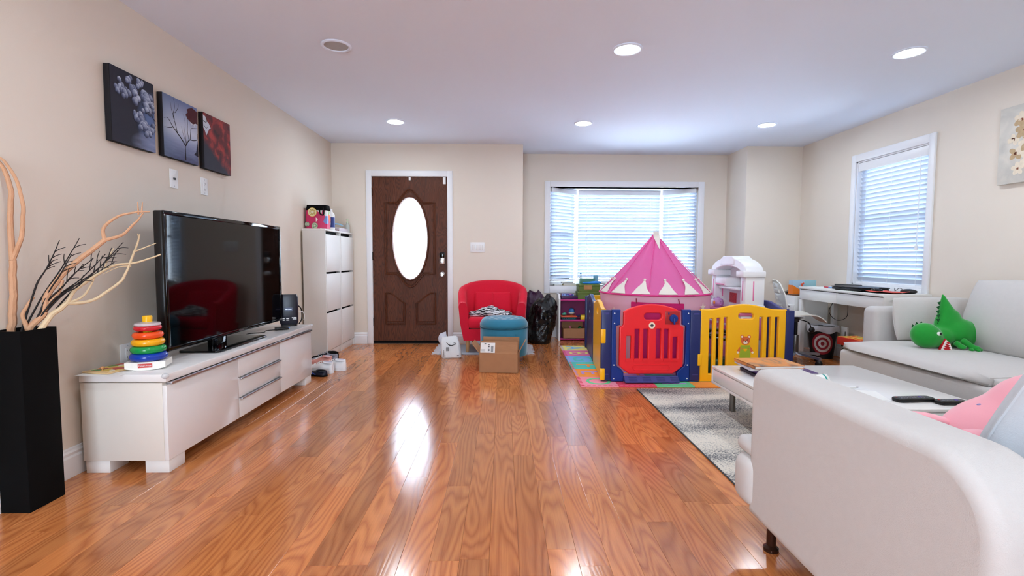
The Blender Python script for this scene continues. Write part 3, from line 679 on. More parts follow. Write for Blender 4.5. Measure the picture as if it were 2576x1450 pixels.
tag(B().tube(bez([(-1.71, 4.13, .60), (-1.685, 4.15, .60), (-1.675, 4.155, .565), (-1.68, 4.15, .53)]), .003, 6).obj('modem_cable', 'plastic_white'), 'thin white cable curling behind the modem', 'cable')
# ---------------- shoe cabinets
def shoe_cabinet(label, y0, y1):
    H_ = 1.355; D_ = .235; w = y1-y0
    t = thing('shoe_cabinet', label, 'cabinet', (XL+.02, y0, 0), group='white shoe cabinets')
    B().box(0, D_-.004, 0, .016, .0, H_-.018).box(0, D_-.004, w-.016, w, .0, H_-.018).box(0, .01, .016, w-.016, .06, H_-.018).obj('side_panels', 'matte_white', t)
    box('top_panel', 'matte_white', t, 0, D_, 0, w, H_-.018, H_, r=.002)
    box('plinth', 'matte_white', t, D_-.03, D_-.01, .016, w-.016, .0, .075, r=.002)
    box('inner_shade', 'black_matte', t, .02, D_-.045, .018, w-.018, .08, H_-.02)
    for z0, z1 in ((.082, .475), (.495, .888), (.908, 1.30)): box('flap_door', 'matte_white', t, D_-.018, D_, .018, w-.018, z0, z1, r=.002)
shoe_cabinet('tall white shoe cabinet with three flaps, the nearer of two', 5.09, 5.555); shoe_cabinet('tall white shoe cabinet with three flaps, the one in the corner by the door', 5.560, 6.02)
# ---------------- things on the shoe cabinets
g = NT('citrus_print', .45); o_ = g.coord()
vo = g.n('ShaderNodeTexVoronoi'); g.set(vo.inputs['Vector'], g.map(o_, (1, .6, 1))); vo.inputs['Scale'].default_value = 16; vs = g.sep(vo.outputs['Color'])
c = g.ramp(vs[0], [(0, srgb(206, 34, 96)), (.35, srgb(206, 34, 96)), (.38, srgb(150, 190, 110)), (.55, srgb(245, 240, 232)), (.7, srgb(236, 110, 60)), (.8, srgb(240, 240, 235)), (.92, srgb(110, 140, 200))]); g.t.nodes[-1].color_ramp.interpolation = 'CONSTANT'
left = g.math('GREATER_THAN', g.sep(o_)[0], .0); g.col(g.mix(left, srgb(206, 34, 96), c))
bag = thing('patterned_gift_bag', 'pink and black bag printed with citrus slices on the shoe cabinet', 'bag', (-1.945, 5.24, 1.355))
b = B(); rings = []
for z, k in ((0, 1), (.1, 1.04), (.18, 1.02), (.235, .95)): rings.append([(x*k+.01*z, y*k, z+.015*math.sin(i*1.3)*(z > .2)) for i, (x, y) in enumerate(rounded(.215, .13, .02, 3, -.1075, -.065))])
b.loft(rings).obj('body', 'citrus_print', bag)
b = B(); b.loft([[(x*k*1.012+.0023, y*k*1.02, z) for x, y in rounded(.215, .13, .02, 3, -.1075, -.065)] for z, k in ((.195, 1.015), (.235, .955), (.25, .94))]).obj('black_trim', 'black_matte', bag)
def disc_y(b, c, r, y, n=24): b.loft([[(c[0]+r*math.cos(2*PI*i/n), y_, c[1]+r*math.sin(2*PI*i/n)) for i in range(n)] for y_ in (y, y-.0012)])
for cx_, cz_, R_, rind in ((-.035, .175, .046, (244, 214, 110)), (-.012, .035, .032, (120, 170, 120)), (-.09, .05, .024, (110, 160, 120))):
    b = B(); disc_y(b, (cx_, cz_), R_, -.0695); s1 = b.obj('citrus_slice', mat('rind%d' % rind[0], rind, .5), bag)
    b = B(); disc_y(b, (cx_, cz_), R_*.86, -.0708); b.obj('pith', mat('pith', (238, 236, 214), .5), s1)
    b = B()
    for k in range(9):
        a = 2*PI*k/9; b.raw([(cx_+R_*.12*math.cos(a), -.0726, cz_+R_*.12*math.sin(a)), (cx_+R_*.76*math.cos(a-.27), -.0726, cz_+R_*.76*math.sin(a-.27)), (cx_+R_*.76*math.cos(a+.27), -.0726, cz_+R_*.76*math.sin(a+.27))], [(0, 1, 2)])
    b.obj('segments', mat('pulp%d' % rind[0], tuple(int(v*.82) for v in rind), .5), s1, smooth=False)
B().tube(bez([(.04, -.07, .23), (.05, -.085, .16), (.085, -.08, .15), (.08, -.07, .225)]), .007, 8).obj('handle', 'black_gloss', bag)
sb = thing('spray_bottle', 'white bottle with a blue label standing behind the citrus bag', 'bottle', (-1.87, 5.40, 1.355)); B().lathe([(.038, 0), (.042, .01), (.042, .17), (.02, .2), (.018, .23), (0, .232)], 20).obj('bottle', 'plastic_white', sb); B().lathe([(.0425, .03), (.0428, .14)], 20, caps=False).obj('label_band', mat('label_navy', (40, 60, 130), .4), sb)
fm = thing('face_mask', 'light blue disposable face mask on the corner shoe cabinet', 'mask', (-1.93, 5.80, 1.395)); b = B(); v = []; f = []
for i in range(9):
    for j in range(6): v.append(((i/8-.5)*.16, (j/5-.5)*.02, .03+.03*math.sin(i/8*PI)*math.cos((j/5-.5)*2)+(j % 2)*.004))
for i in range(8):
    for j in range(5): f.append((i*6+j, (i+1)*6+j, (i+1)*6+j+1, i*6+j+1))
v = [(x, -.04+y*4, z) for x, y, z in v]; b.raw(v, f).obj('pleated_panel', mat('mask_blue', (130, 190, 228), .8), fm); B().tube(bez([(-.08, -.04, .03), (-.12, -.05, .02), (-.115, .03, .02), (-.08, .03, .03)]), .002, 5).obj('ear_loop', 'paper', fm)
tag(B().box(-2.03, -1.85, 5.62, 5.95, 1.3555, 1.40, r=.01).obj('tissue_packet', mat('packet_pink', (216, 206, 214), .5, var=.1, nscale=30)), 'pale pink packet lying on the corner shoe cabinet', 'packet')
hs = thing('pump_bottle', 'small pale green pump bottle on the corner shoe cabinet', 'bottle', (-1.87, 5.97, 1.355)); B().lathe([(.026, 0), (.028, .01), (.028, .09), (.012, .11), (.012, .12)], 16).obj('bottle', mat('bottle_grey', (190, 195, 190), .3), hs); B().lathe([(.014, .12), (.014, .135), (.005, .138), (.005, .16), (.016, .162), (.016, .172), (0, .173)], 12).obj('pump', mat('pump_green', (208, 222, 190), .4), hs)
wl = tag(B().box(-1.93, -1.855, 5.55, 5.68, 1.3555, 1.372, r=.004).obj('wallet', mat('wallet_brown', (110, 52, 48), .5)), 'brown wallet on the front edge of the shoe cabinets', 'wallet')
tag(B().box(-1.92, -1.86, 5.40, 5.55, 1.3555, 1.364, r=.003).obj('sunglasses_case', 'grey_dark'), 'dark slim case on the shoe cabinet edge', 'case')
# ---------------- shoes
def shoe(label, loc, rz, cu, cs, cl, lace=True, L=.285, stripe=None, lay=0, z=0, group='shoes beside the console'):
    t = thing('shoe', label, 'shoe', loc, rz, group); n = 20; m = 14
    outl = []
    def halfw(s):
        w_ = .031+.017*math.sin(max(0, min(1, (s-.15)/.5))*PI/2)
        if s < .12: w_ *= math.sqrt(max(.02, 1-((.12-s)/.122)**2))
        if s > .68: w_ *= math.sqrt(max(.01, 1-((s-.68)/.322)**2.4))
        return w_
    SS = [.5-.5*math.cos(PI*i/n) for i in range(n+1)]
    for q_ in SS: outl.append((q_*L, halfw(q_)+.003))
    pl = [(x, y) for x, y in outl]+[(x, -y) for x, y in reversed(outl)]
    b = B(); b.loft([[(x, y, zz) for x, y in pl] for zz in (0, .028)]); b.obj('sole', cs, t)
    rings = []
    for i in range(n+1):
        s = SS[i]; hw = halfw(s); h = .098-.012*math.sin(s*PI*2.2) if s < .36 else .098-.05*((s-.36)/.64)**.8
        if s > .9: h *= 1-.35*((s-.9)/.1)**2
        rings.append([(s*L+(.004 if i == 0 else 0)-(.003 if i == n else 0), hw*math.cos(a)*(1 if math.sin(a) < .5 else .92), .026+max(0, (h-.026))*math.sin(a)**.75) for a in [PI*j/m for j in range(m+1)]])
    b = B(); b.loft(rings, caps=True, closed=False); b.obj('upper', cu, t)
    B().ell((L*.20, 0, .098), (L*.155, .024, .012)).obj('opening', cl, t)
    B().tube([(L*.20+L*.17*math.cos(a), .029*math.sin(a), .097+.004*math.cos(a)) for a in [2*PI*k/20 for k in range(21)]], .006, 6, False).obj('collar', cu, t)
    if lace:
        b = B()
        for k in range(5):
            x = L*(.42+.07*k); zt = .102-.0075*k; b.tube([(x, -.018, zt-.008), (x+.004, 0, zt+.003), (x, .018, zt-.008)], .003, 5)
        b.obj('laces', 'paper' if stripe is None else stripe, t)
    if stripe:
        b = B()
        for sd in (-1, 1): b.tube([(L*.3, sd*.045, .04), (L*.45, sd*.048, .07), (L*.62, sd*.044, .045)], .006, 6)
        b.obj('side_stripe', stripe, t)
    return t
mat('sneaker_white', (238, 238, 240), .5); mat('lining', (190, 185, 200), .8); mat('navy_shoe', (18, 22, 40), .5); mat('grey_shoe', (150, 155, 170), .6); mat('pink_shoe', (226, 160, 150), .6)
shoe('white sneaker with its heel towards the room, the outer one', (-1.47, 4.58, 0), PI*.93, 'sneaker_white', 'sneaker_white', 'lining')
shoe('white sneaker with its heel towards the room, the nearer one by the console', (-1.55, 4.47, 0), PI*.9, 'sneaker_white', 'sneaker_white', 'lining')
shoe('dark navy shoe lowest in front of the white sneakers', (-1.565, 4.34, 0), PI*.88, 'navy_shoe', 'black_matte', 'black_matte', lace=False, stripe=mat('blue_cord', (30, 70, 170), .5)).scale = (1, 1, .5)
shoe('black and grey running shoe at the cabinet foot', (-1.64, 4.865, 0), PI*.98, 'grey_shoe', 'sneaker_white', 'black_matte', stripe='navy_shoe')
shoe('black running shoe against the wall by the cabinet', (-1.67, 4.98, 0), PI, 'black_matte', 'sneaker_white', 'black_matte', stripe='grey_shoe')
shoe('pink shoe tucked between the console and white sneakers', (-1.66, 4.75, 0), PI*.95, 'pink_shoe', 'sneaker_white', 'lining', L=.24)
# ---------------- vase with branches
vz = thing('floor_vase', 'tall square black floor vase at the left edge', 'vase', (-2.008, 2.078, 0))
b = B(); hx, hy = .066, .082
b.loft([[(x*k, y*k, z) for x, y in rounded(2*hx, 2*hy, .004, 2, -hx, -hy)] for z, k in ((0, 1), (.752, 1), (.752, .88), (.60, .86))], caps=True); b.obj('body', 'black_matte', vz)
mat('driftwood', (208, 160, 124), .7, var=.12, nscale=20, bump=.3, bscale=90); mat('pale_wood', (222, 198, 160), .7, var=.1, nscale=20, bump=.2, bscale=90); mat('dark_twig', (28, 22, 22), .7)
def br(px, k=1.0, yb=2.08): # pixel -> point; branches lean a little into the room
    return at(px[0], px[1], 1, yb+k*max(0, (px[0]-60))/330*.30)
def branch(t, name, paths, m, k=1.0, yb=2.08):
    for i, (r0, r1, pts) in enumerate(paths):
        P = bez([br(p, k, yb) for p in pts], 6); n = len(P)
        P = [p+Vector((noise.noise(p*25), noise.noise(p*25+Vector((7, 0, 0))), noise.noise(p*25+Vector((0, 9, 0)))))*r0*.35 for p in P]
        B().tube(P, [r0+(r1-r0)*j/(n-1) for j in range(n)], 8).obj(name, m, t)
root = at(40, 860, 1, 2.08)
t1 = thing('driftwood_branch', 'tall tan driftwood branch leaving the frame at the left', 'branch', root, group='branches in the vase')
def under(t):
    for c_ in t.children: c_.matrix_parent_inverse = Matrix.Translation(-t.location)
branch(t1, 'stem', [(.016, .012, [(22, 900), (28, 840), (33, 760), (32, 655)])], 'driftwood'); branch(t1, 'fork', [(.011, .007, [(32, 655), (26, 560), (27, 480), (8, 425), (-18, 390)]), (.009, .004, [(32, 655), (54, 595), (57, 520), (42, 455), (10, 405), (-10, 395)])], 'driftwood'); under(t1)
t2 = thing('driftwood_branch', 'tan forked driftwood branch leaning towards the television', 'branch', root, group='branches in the vase')
branch(t2, 'stem', [(.013, .010, [(65, 880), (78, 822), (110, 790), (118, 745), (150, 700), (205, 650), (262, 605)])], 'driftwood', .9); branch(t2, 'fork', [(.008, .003, [(262, 605), (262, 575), (290, 548), (340, 535), (378, 533)]), (.008, .003, [(262, 605), (310, 590), (345, 555), (360, 537)]), (.004, .002, [(348, 540), (347, 508)]), (.004, .002, [(355, 538), (359, 509)]), (.009, .004, [(70, 830), (58, 795), (75, 760), (85, 748)]), (.008, .005, [(118, 770), (148, 735), (158, 705)])], 'driftwood', .9); under(t2)
t3 = thing('driftwood_branch', 'cream forked branch reaching lowest beside the television', 'branch', root, group='branches in the vase')
branch(t3, 'stem', [(.012, .010, [(85, 860), (105, 825), (135, 790), (168, 765)])], 'pale_wood', 1.3, 2.05); branch(t3, 'fork', [(.008, .0035, [(168, 765), (190, 730), (240, 695), (290, 668), (350, 660), (405, 640)]), (.008, .0035, [(168, 765), (230, 757), (295, 715), (320, 680), (345, 615), (352, 590)]), (.006, .003, [(168, 765), (210, 745), (232, 712), (240, 690)]), (.004, .002, [(335, 635), (368, 622), (392, 612)]), (.004, .002, [(260, 685), (272, 650), (286, 625)]), (.003, .0015, [(330, 670), (300, 672), (260, 690)]), (.003, .0015, [(350, 600), (346, 588)])], 'pale_wood', 1.3, 2.05); under(t3)
t4 = thing('dark_twigs', 'bundle of thin dark twigs between the driftwood branches', 'twigs', root)
rt = random.Random(3)
tips = [(150, 605), (200, 600), (310, 610), (265, 640), (235, 650), (288, 660), (300, 628), (180, 640), (210, 665), (250, 672), (130, 660)]
for i, tp in enumerate(tips):
    s0 = (48+rt.uniform(-10, 30), 860); mid = ((s0[0]*.55+tp[0]*.45)+rt.uniform(-18, 4), s0[1]*.5+tp[1]*.5+rt.uniform(-14, 14))
    mid2 = ((mid[0]+tp[0])/2+rt.uniform(-10, 10), (mid[1]+tp[1])/2+rt.uniform(-8, 8))
    kk = rt.uniform(.6, 1.2); branch(t4, 'twig', [(.0042, .0015, [s0, mid, mid2, tp])], 'dark_twig', kk, 2.08)
    for q in range(3):
        f_ = rt.uniform(.1, .9); o0 = (mid2[0]+(tp[0]-mid2[0])*f_, mid2[1]+(tp[1]-mid2[1])*f_); ang = math.atan2(tp[1]-mid[1], tp[0]-mid[0])+rt.choice((-.7, .6)); ln = rt.uniform(18, 38)
        branch(t4, 'twiglet', [(.002, .0012, [o0, (o0[0]+ln*.5*math.cos(ang), o0[1]+ln*.5*math.sin(ang)), (o0[0]+ln*math.cos(ang+.1), o0[1]+ln*math.sin(ang+.1))])], 'dark_twig', kk, 2.08)
under(t4)
# ================================================================== MIDDLE
# ---------------- small grey fringed mat
gm = thing('fringed_mat', 'small grey mat with white fringe under the red armchair', 'rug', (-.22, 5.62, 0))
g = NT('grey_weave', .95); g.col(g.mix(g.noise(g.map(g.coord(), (1, 30, 1)), 6, 3), srgb(120, 124, 136), srgb(190, 192, 198)))
box('weave', 'grey_weave', gm, -.48, .5, -.30, .30, .0, .008, r=.002)
rf = random.Random(5)
for sd in (-1, 1):
    b = B()
    for k in range(60):
        y = -.30+.6*k/59; x0 = -.48 if sd < 0 else .5; L_ = rf.uniform(.05, .085)
        b.tube([(x0, y, .005), (x0+sd*L_*.5, y+rf.uniform(-.01, .01), .009), (x0+sd*L_, y+rf.uniform(-.02, .02), .004)], .0032, 4)
    f_ = b.obj('fringe', mat('fringe_white', (216, 216, 220), .9), gm); f_['kind'] = 'stuff'
# ---------------- red tub armchair
mat('red_cloth', (214, 14, 48), .9, var=.06, nscale=60, bump=.15, bscale=600, sheen=.1)
ac = thing('tub_armchair', 'red fabric tub armchair with curved back by the front door', 'armchair', (-.115, 5.695, 0), 0)
# shell: sweep from right arm front round the back to left arm front
W2, Dp = .405, .70
def shell_pt(u):  # u in 0..1 along plan curve, outer outline
    a = -PI*.0+u
    return a
path = []
n = 36
for i in range(n+1):
    s = i/n
    if s < .22: p = (-W2+.035-.035*(s/.22), -.31+(.31+.02)*(s/.22))
    elif s > .78: p = (W2-.035*(1-(1-s)/.22), -.31+(.31+.02)*((1-s)/.22))
    else:
        a = PI-(s-.22)/.56*PI; p = (W2*math.cos(a), .02+.29*math.sin(a))
    path.append(p)
rings = []
for i, p in enumerate(path):
    q0 = path[max(0, i-1)]; q1 = path[min(n, i+1)]; d = Vector((q1[0]-q0[0], q1[1]-q0[1])).normalized(); nin = Vector((d.y, -d.x))
    s = i/n; zt = .57+.225*math.sin(min(1, max(0, (s-.08)/.84))*PI)**.8
    th = .105
    sec = []
    # outer side tapers in at the bottom
    for (o_, z) in ((.055, .145), (.02, .32), (.0, zt-.05), (.012, zt-.012), (.045, zt), (.08, zt-.012), (th-.01, zt-.05), (th+.01, .32), (th+.0, .145)):
        sec.append((p[0]+nin.x*o_, p[1]+nin.y*o_, z))
    rings.append(sec)
B().loft(rings).obj('shell', 'red_cloth', ac, ang=60)
B().loft([[(x*k, y, z) for x, y in rounded(.66, .56, .06, 4, -.33, -.30)] for z, k in ((.145, .93), (.27, 1))]).obj('seat_base', 'red_cloth', ac)
box('seat_cushion', 'red_cloth', ac, -.275, .275, -.315, .22, .275, .40, r=.045, seg=4)
M_ = Matrix.Translation((0.0, .155, .525)) @ Matrix.Rotation(math.radians(78), 4, 'X')
B().box(-.215, .215, -.13, .13, -.05, .05, r=.03, seg=3, M=M_).obj('back_cushion', 'red_cloth', ac)
B().tube([(.0, .105, .65), (0, .10, .52), (0, .118, .42)], .0035, 6).obj('cushion_seam', 'red_cloth', ac)
mat('beech', (190, 140, 95), .45, var=.1)
for x, y in ((-.275, -.25), (.275, -.25), (-.24, .25), (.24, .25)): B().lathe([(.016, 0), (.027, .15)], 14, c=(x, y, 0)).obj('leg', 'beech', ac)
for o in ac.children:
    if o.name.startswith('leg'): o.location.z = .008
# zebra cloth
g = NT('zebra_print', .85); wv = g.n('ShaderNodeTexWave', wave_type='BANDS', bands_direction='Z'); g.set(wv.inputs['Vector'], g.map(g.coord(), (.25, 1, 1))); wv.inputs['Scale'].default_value = 17; wv.inputs['Distortion'].default_value = 9; wv.inputs['Detail'].default_value = 2; wv.inputs['Detail Scale'].default_value = 2
c = g.ramp(wv.outputs['Fac'], [(.42, srgb(16, 16, 22)), (.5, srgb(225, 225, 228))]); g.col(c)
zb = B()
for i, (x, z, rx, rz) in enumerate(((-.16, .42, .10, .04), (-.05, .445, .12, .055), (.0, .47, .08, .05), (.08, .43, .11, .045), (.17, .42, .07, .04), (.02, .425, .16, .04))): zb.ell((x, rf.uniform(-.03, .03), z-.40), (rx, .09, rz))
me = blob(zb, .014, 3)
for v in me.vertices: v.co += v.normal*.012*noise.noise(v.co*28); v.co.z = max(v.co.z, .001)
tag(mobj('crumpled_cloth', me, 'zebra_print', None, (-.13, 5.57, .401)), 'crumpled black and white zebra cloth on the red armchair seat', 'cloth')
# ---------------- blue tufted ottoman
mat('teal_velvet', (42, 122, 150), .75, var=.12, nscale=14, sheen=.6)
ot = thing('ottoman', 'round blue velvet ottoman with a buttoned lid', 'ottoman', (.015, 5.09, 0))
B().lathe([(.24, .06), (.245, .075), (.247, .335), (.24, .345)], 40).obj('drum', 'teal_velvet', ot)
b = B(); nr, na = 16, 48; v = []; f = []
btn = []
for ring, cnt in ((0, 1), (.09, 6), (.17, 12)):
    for k in range(cnt): a = 2*PI*k/cnt+(.26 if cnt == 12 else 0); btn.append((ring*math.cos(a), ring*math.sin(a)))
for i in range(nr+1):
    for j in range(na):
        r = .246*i/nr; a = 2*PI*j/na; x, y = r*math.cos(a), r*math.sin(a)
        edge = max(0, (r-.19)/.056); z = .445-.05*edge**2.2
        dd = min((x-p)**2+(y-q)**2 for p, q in btn)**.5
        if r < .215: z -= .016*math.exp(-(dd/.020)**2)
        v.append((x, y, z))
for z, r in ((.375, .252), (.352, .248), (.348, .235)):
    for j in range(na): a = 2*PI*j/na; v.append((r*math.cos(a), r*math.sin(a), z))
for i in range(nr+3):
    for j in range(na): f.append((i*na+j, i*na+(j+1) % na, (i+1)*na+(j+1) % na, (i+1)*na+j))
b.raw(v, f).obj('lid', 'teal_velvet', ot, doubles=True, ang=70)
b = B()
for p, q in btn: b.ell((p, q, .431), (.009, .009, .005), nu=8, nv=6)
b.obj('buttons', 'teal_velvet', ot)
for z in (.346,): B().tube([(.249*math.cos(2*PI*k/40), .249*math.sin(2*PI*k/40), z) for k in range(41)], .005, 6, False).obj('piping', mat('teal_dark', (26, 84, 106), .8), ot)
for a in (PI*.25, PI*.75, PI*1.25, PI*1.75): B().lathe([(.014, 0), (.02, .065)], 12, c=(.19*math.cos(a), .19*math.sin(a), 0)).obj('leg', mat('walnut', (120, 66, 40), .4), ot)
# ---------------- open cardboard box
g = NT('cardboard', .85); g.col(g.mix(g.noise(g.map(g.coord(), (8, 90, 8)), 1, 2), srgb(158, 112, 78), srgb(182, 134, 96)))
cb = thing('cardboard_box', 'open brown cardboard shipping box with a white label on its raised flap', 'box', (-.025, 4.575, 0), math.radians(-6))
bw, bd, bh = .18, .105, .178
b = B(); e = .004
b.box(-bw, bw, -bd, -bd+e, 0, bh).box(-bw, bw, bd-e, bd, 0, bh).box(-bw, -bw+e, -bd, bd, 0, bh).box(bw-e, bw, -bd, bd, 0, bh).box(-bw, bw, -bd, bd, 0, e); b.obj('body', 'cardboard', cb, smooth=False)
def flap(w, l, o, xd, yd, name='flap'): return B().box(-w/2, w/2, 0, l, -e/2, e/2, M=frame_mat(o, xd, yd)).obj(name, 'cardboard', cb, smooth=False)
ff = flap(2*bw-.01, .115, (0, -bd+.002, bh), (1, 0, 0), (0, .32, 1)); flap(2*bw-.01, .125, (0, bd-.002, bh), (1, 0, 0), (0, .25, 1))
flap(2*bd-.012, .12, (-bw+.002, 0, bh), (0, -1, 0), (-.8, 0, 1)); flap(2*bd-.012, .13, (bw-.002, 0, bh), (0, 1, 0), (.55, 0, 1))
def lab(o, x0, x1, y0, y1, m, name, par, zz=.0012):
    return B().box(x0, x1, y0, y1, zz-.0006, zz, M=frame_mat(o, (1, 0, 0), (0, .32, 1))).obj(name, m, par, smooth=False)
o_ = (0, -bd, bh); sl = lab(o_, -.17, -.035, .008, .10, 'paper', 'shipping_label', cb, .002)
for k in range(7): lab(o_, -.10, -.085, .015+k*.011, .015+k*.011+rf.choice((.004, .007)), 'ink', 'barcode', sl, .003)
for k in range(9): lab(o_, -.072+k*.0025, -.0708+k*.0025, .016, .072, 'ink', 'barcode', sl, .003)
for k in range(4): lab(o_, -.165, -.14+rf.uniform(0, .02), .02+k*.006, .0212+k*.006, 'grey_dark', 'address_line', sl, .003)
lab(o_, -.135, -.118, .084, .094, 'ink', 'mark', sl, .003)
# ---------------- white mailer bag
mg = mat('mailer_plastic', (226, 228, 230), .4, var=.05, nscale=20, bump=.5, bscale=18)
ml = thing('mailer_bag', 'crumpled white plastic mailer bag with a black arrow smile on the floor', 'bag', (-.545, 5.20, 0), .12)
b = B(); rings = []; rm = random.Random(4)
for z, w, d in ((0, .10, .07), (.012, .108, .08), (.06, .104, .078), (.11, .106, .07), (.16, .10, .055), (.20, .085, .03), (.225, .075, .012)):
    rings.append([((w*math.copysign(abs(math.cos(a))**.35, math.cos(a)))+.010*noise.noise(Vector((a*1.5, z*22, 0)))-.06*z, d*math.copysign(abs(math.sin(a))**.5, math.sin(a))+.014*noise.noise(Vector((a*1.6, z*18, 5)))-.004, max(0, z+(.03*noise.noise(Vector((a*1.1, 3, 2))) if z > .15 else 0))) for a in [2*PI*(k+.5)/20 for k in range(20)]])
b.loft(rings).obj('pouch', mg, ml, ang=25)
rr = []
for q in range(6):
    u = q/5; rr.append([(-.06-.035*math.sin(u*2.2)+(.05+.012*u-.03*u*u)*x+.01*noise.noise(Vector((x*2, u*5, 1))), .0+.022*y*(1-u*.6), .14+.125*u+.012*x) for x, y in ellipse(0, 0, 1, 1, 12)])
B().loft(rr).obj('torn_flap', mat('mailer_grey', (205, 210, 222), .4, bump=.6, bscale=25), ml, ang=25)
P = bez([(-.055, -.083, .175), (-.03, -.092, .15), (.0, -.094, .142), (.035, -.09, .152)]); nn = len(P)
B().tube(P, [.0015+.004*math.sin(PI*.5+PI*.45*(1-2*i/(nn-1)))**1 if True else 0 for i in range(nn)], 6).obj('smile_mark', 'ink', ml)
B().tube([(.02, -.091, .168), (.042, -.09, .165), (.036, -.091, .147)], .003, 6).obj('smile_arrow', 'ink', ml)
for k in range(4): box('printed_code', 'grey_dark', ml, -.055+k*.008, -.051+k*.008, -.098, -.094, .085, .125)
text('printed_word', 'amazon', .022, 'ink', ml, (-.085, -.101, .06), (0, 0, 1), (-1, 0, 0), .0004)
box('printed_code', 'ink', ml, .055, .075, -.099, -.096, .03, .038)
# ---------------- black refuse bags
def sack(name, label, loc, R_, H_, m, seed, topk=1.0):
    t = thing(name, label, 'bag', loc); b = B(); rings = []; na = 72; nz = 54
    for i in range(nz+1):
        s = i/nz; z = H_*s; r = R_*(.86+.22*math.sin(min(1, s*1.1)*PI*.7)) if s < .8 else R_*1.02*(1-.5*((s-.8)/.2)**2)
        if s < .07: r *= .84+.16*math.sqrt(s/.07)
        rg = []
        for j in range(na):
            a = 2*PI*j/na; ca, sa = math.cos(a), math.sin(a); q = Vector((ca*1.6, sa*1.6, z*4+seed))
            fold = abs(noise.noise(Vector((ca*3.4+z*3, sa*3.4, z*9+seed))))+.6*abs(noise.noise(Vector((ca*7, sa*7+z*6, z*17+seed))))
            k = 1+.16*noise.noise(q)-.14*fold+.05
            zz = z+.05*noise.noise(q*.8)*s+(.03*noise.noise(Vector((a*2.5, seed, 0)))*max(0, s-.8)*5)
            rg.append((r*k*ca+.06*s*s*topk, r*k*sa*.9, zz if s > .02 else .001))
        rings.append(rg)
    b.loft(rings).obj('sack', m, t, ang=70)
    if topk:
        for dx, dy, hh_, w in ((.07, -.01, .055, .085),):
            rr = []
            for q in range(6):
                u = q/5; rr.append([(dx+.03*u+w*(1-.75*u)*x+.012*noise.noise(Vector((x*2, u*4, seed))), dy+w*.5*(1-.7*u)*y, H_-.05+(.05+hh_)*u+.012*noise.noise(Vector((x*2, y*2, seed+u)))) for x, y in ellipse(0, 0, 1, 1, 18)])
            B().loft(rr).obj('gathered_neck', m, t, ang=70)
    return t
mat('black_film', (10, 10, 13), .22, var=.1, bump=.9, bscale=26); mat('plum_film', (58, 20, 52), .4, bump=.6, bscale=30)
sack('refuse_sack', 'bulging shiny black plastic refuse sack beside the red armchair', (.47, 6.10, 0), .158, .56, 'black_film', 3.0)
sack('refuse_sack', 'dark plum bag showing behind the black refuse sack', (.40, 6.425, 0), .135, .62, 'plum_film', 9.0, 0)
# ---------------- kids bookcase by the bay
mat('plum_board', (128, 20, 92), .5, var=.03); mat('magenta_edge', (190, 30, 120), .45)
bc = thing('toy_bookcase', 'low plum toy bookcase with white sides below the bay window', 'bookcase', (.72, 6.25, 0))
LW = .80
for x in (0, LW): B().prism([(0, 0), (.26, 0), (.26, .60), (.06, .60), (.0, .54)], x, x+.022, 'x').obj('side_panel', 'plastic_white', bc)
box('back_panel', 'plum_board', bc, .022, LW, .235, .25, .02, .55)
for z in (.03, .27, .535): s_ = box('shelf', 'plum_board', bc, .022, LW, .012, .235, z-.018, z, r=.002); box('shelf_edge', 'magenta_edge', s_, .022, LW, .006, .014, z-.02, z+.002, r=.002)
tray = tag(B().box(.76, .97, 6.29, 6.46, .536, .572, r=.006).obj('plum_tray', mat('tray_plum', (70, 34, 80), .4)), 'plum plastic tray on the left end of the toy bookcase top', 'tray')
tag(B().box(.77, .92, 6.30, 6.44, .573, .60, r=.004).obj('folder_stack', print_mat('folder_print', [(60, 60, 140), (120, 160, 220), (190, 90, 170)], 40)), 'purple and blue folders piled in the plum tray', 'folder')
mat('olive_box', (92, 112, 44), .6, var=.05)
for k, (z, lb) in enumerate(((.536, 'olive green storage box, lower of two on the toy bookcase'), (.632, 'olive green storage box with a tan label, upper of two on the toy bookcase'))):
    t = thing('storage_box', lb, 'box', (1.10, 6.37, z), .03*k, group='olive boxes on the bookcase'); box('carton', 'olive_box', t, -.12-.01*(1-k), .15, -.10, .10, 0, .066, r=.003); box('lid', 'olive_box', t, -.124-.01*(1-k), .154, -.104, .104, .064, .094, r=.004)
    if k: box('tan_label', mat('tan_label', (178, 128, 80), .7), t, -.06, .045, -.1055, -.104, .03, .085)
tag(mobj('blue_cloth', blob(B().ell((0, 0, .014), (.13, .06, .016)).ell((.05, .01, .022), (.08, .05, .016)), .01, 3), mat('bright_blue', (40, 130, 210), .6), None, (1.16, 6.36, .7275)), 'bright blue folded cloth on the olive boxes', 'cloth')
tag(B().box(1.02, 1.22, 6.44, 6.50, .7265, .80, r=.004).obj('green_book', mat('green_book', (70, 130, 110), .5)), 'green box file standing at the back of the olive boxes', 'box')
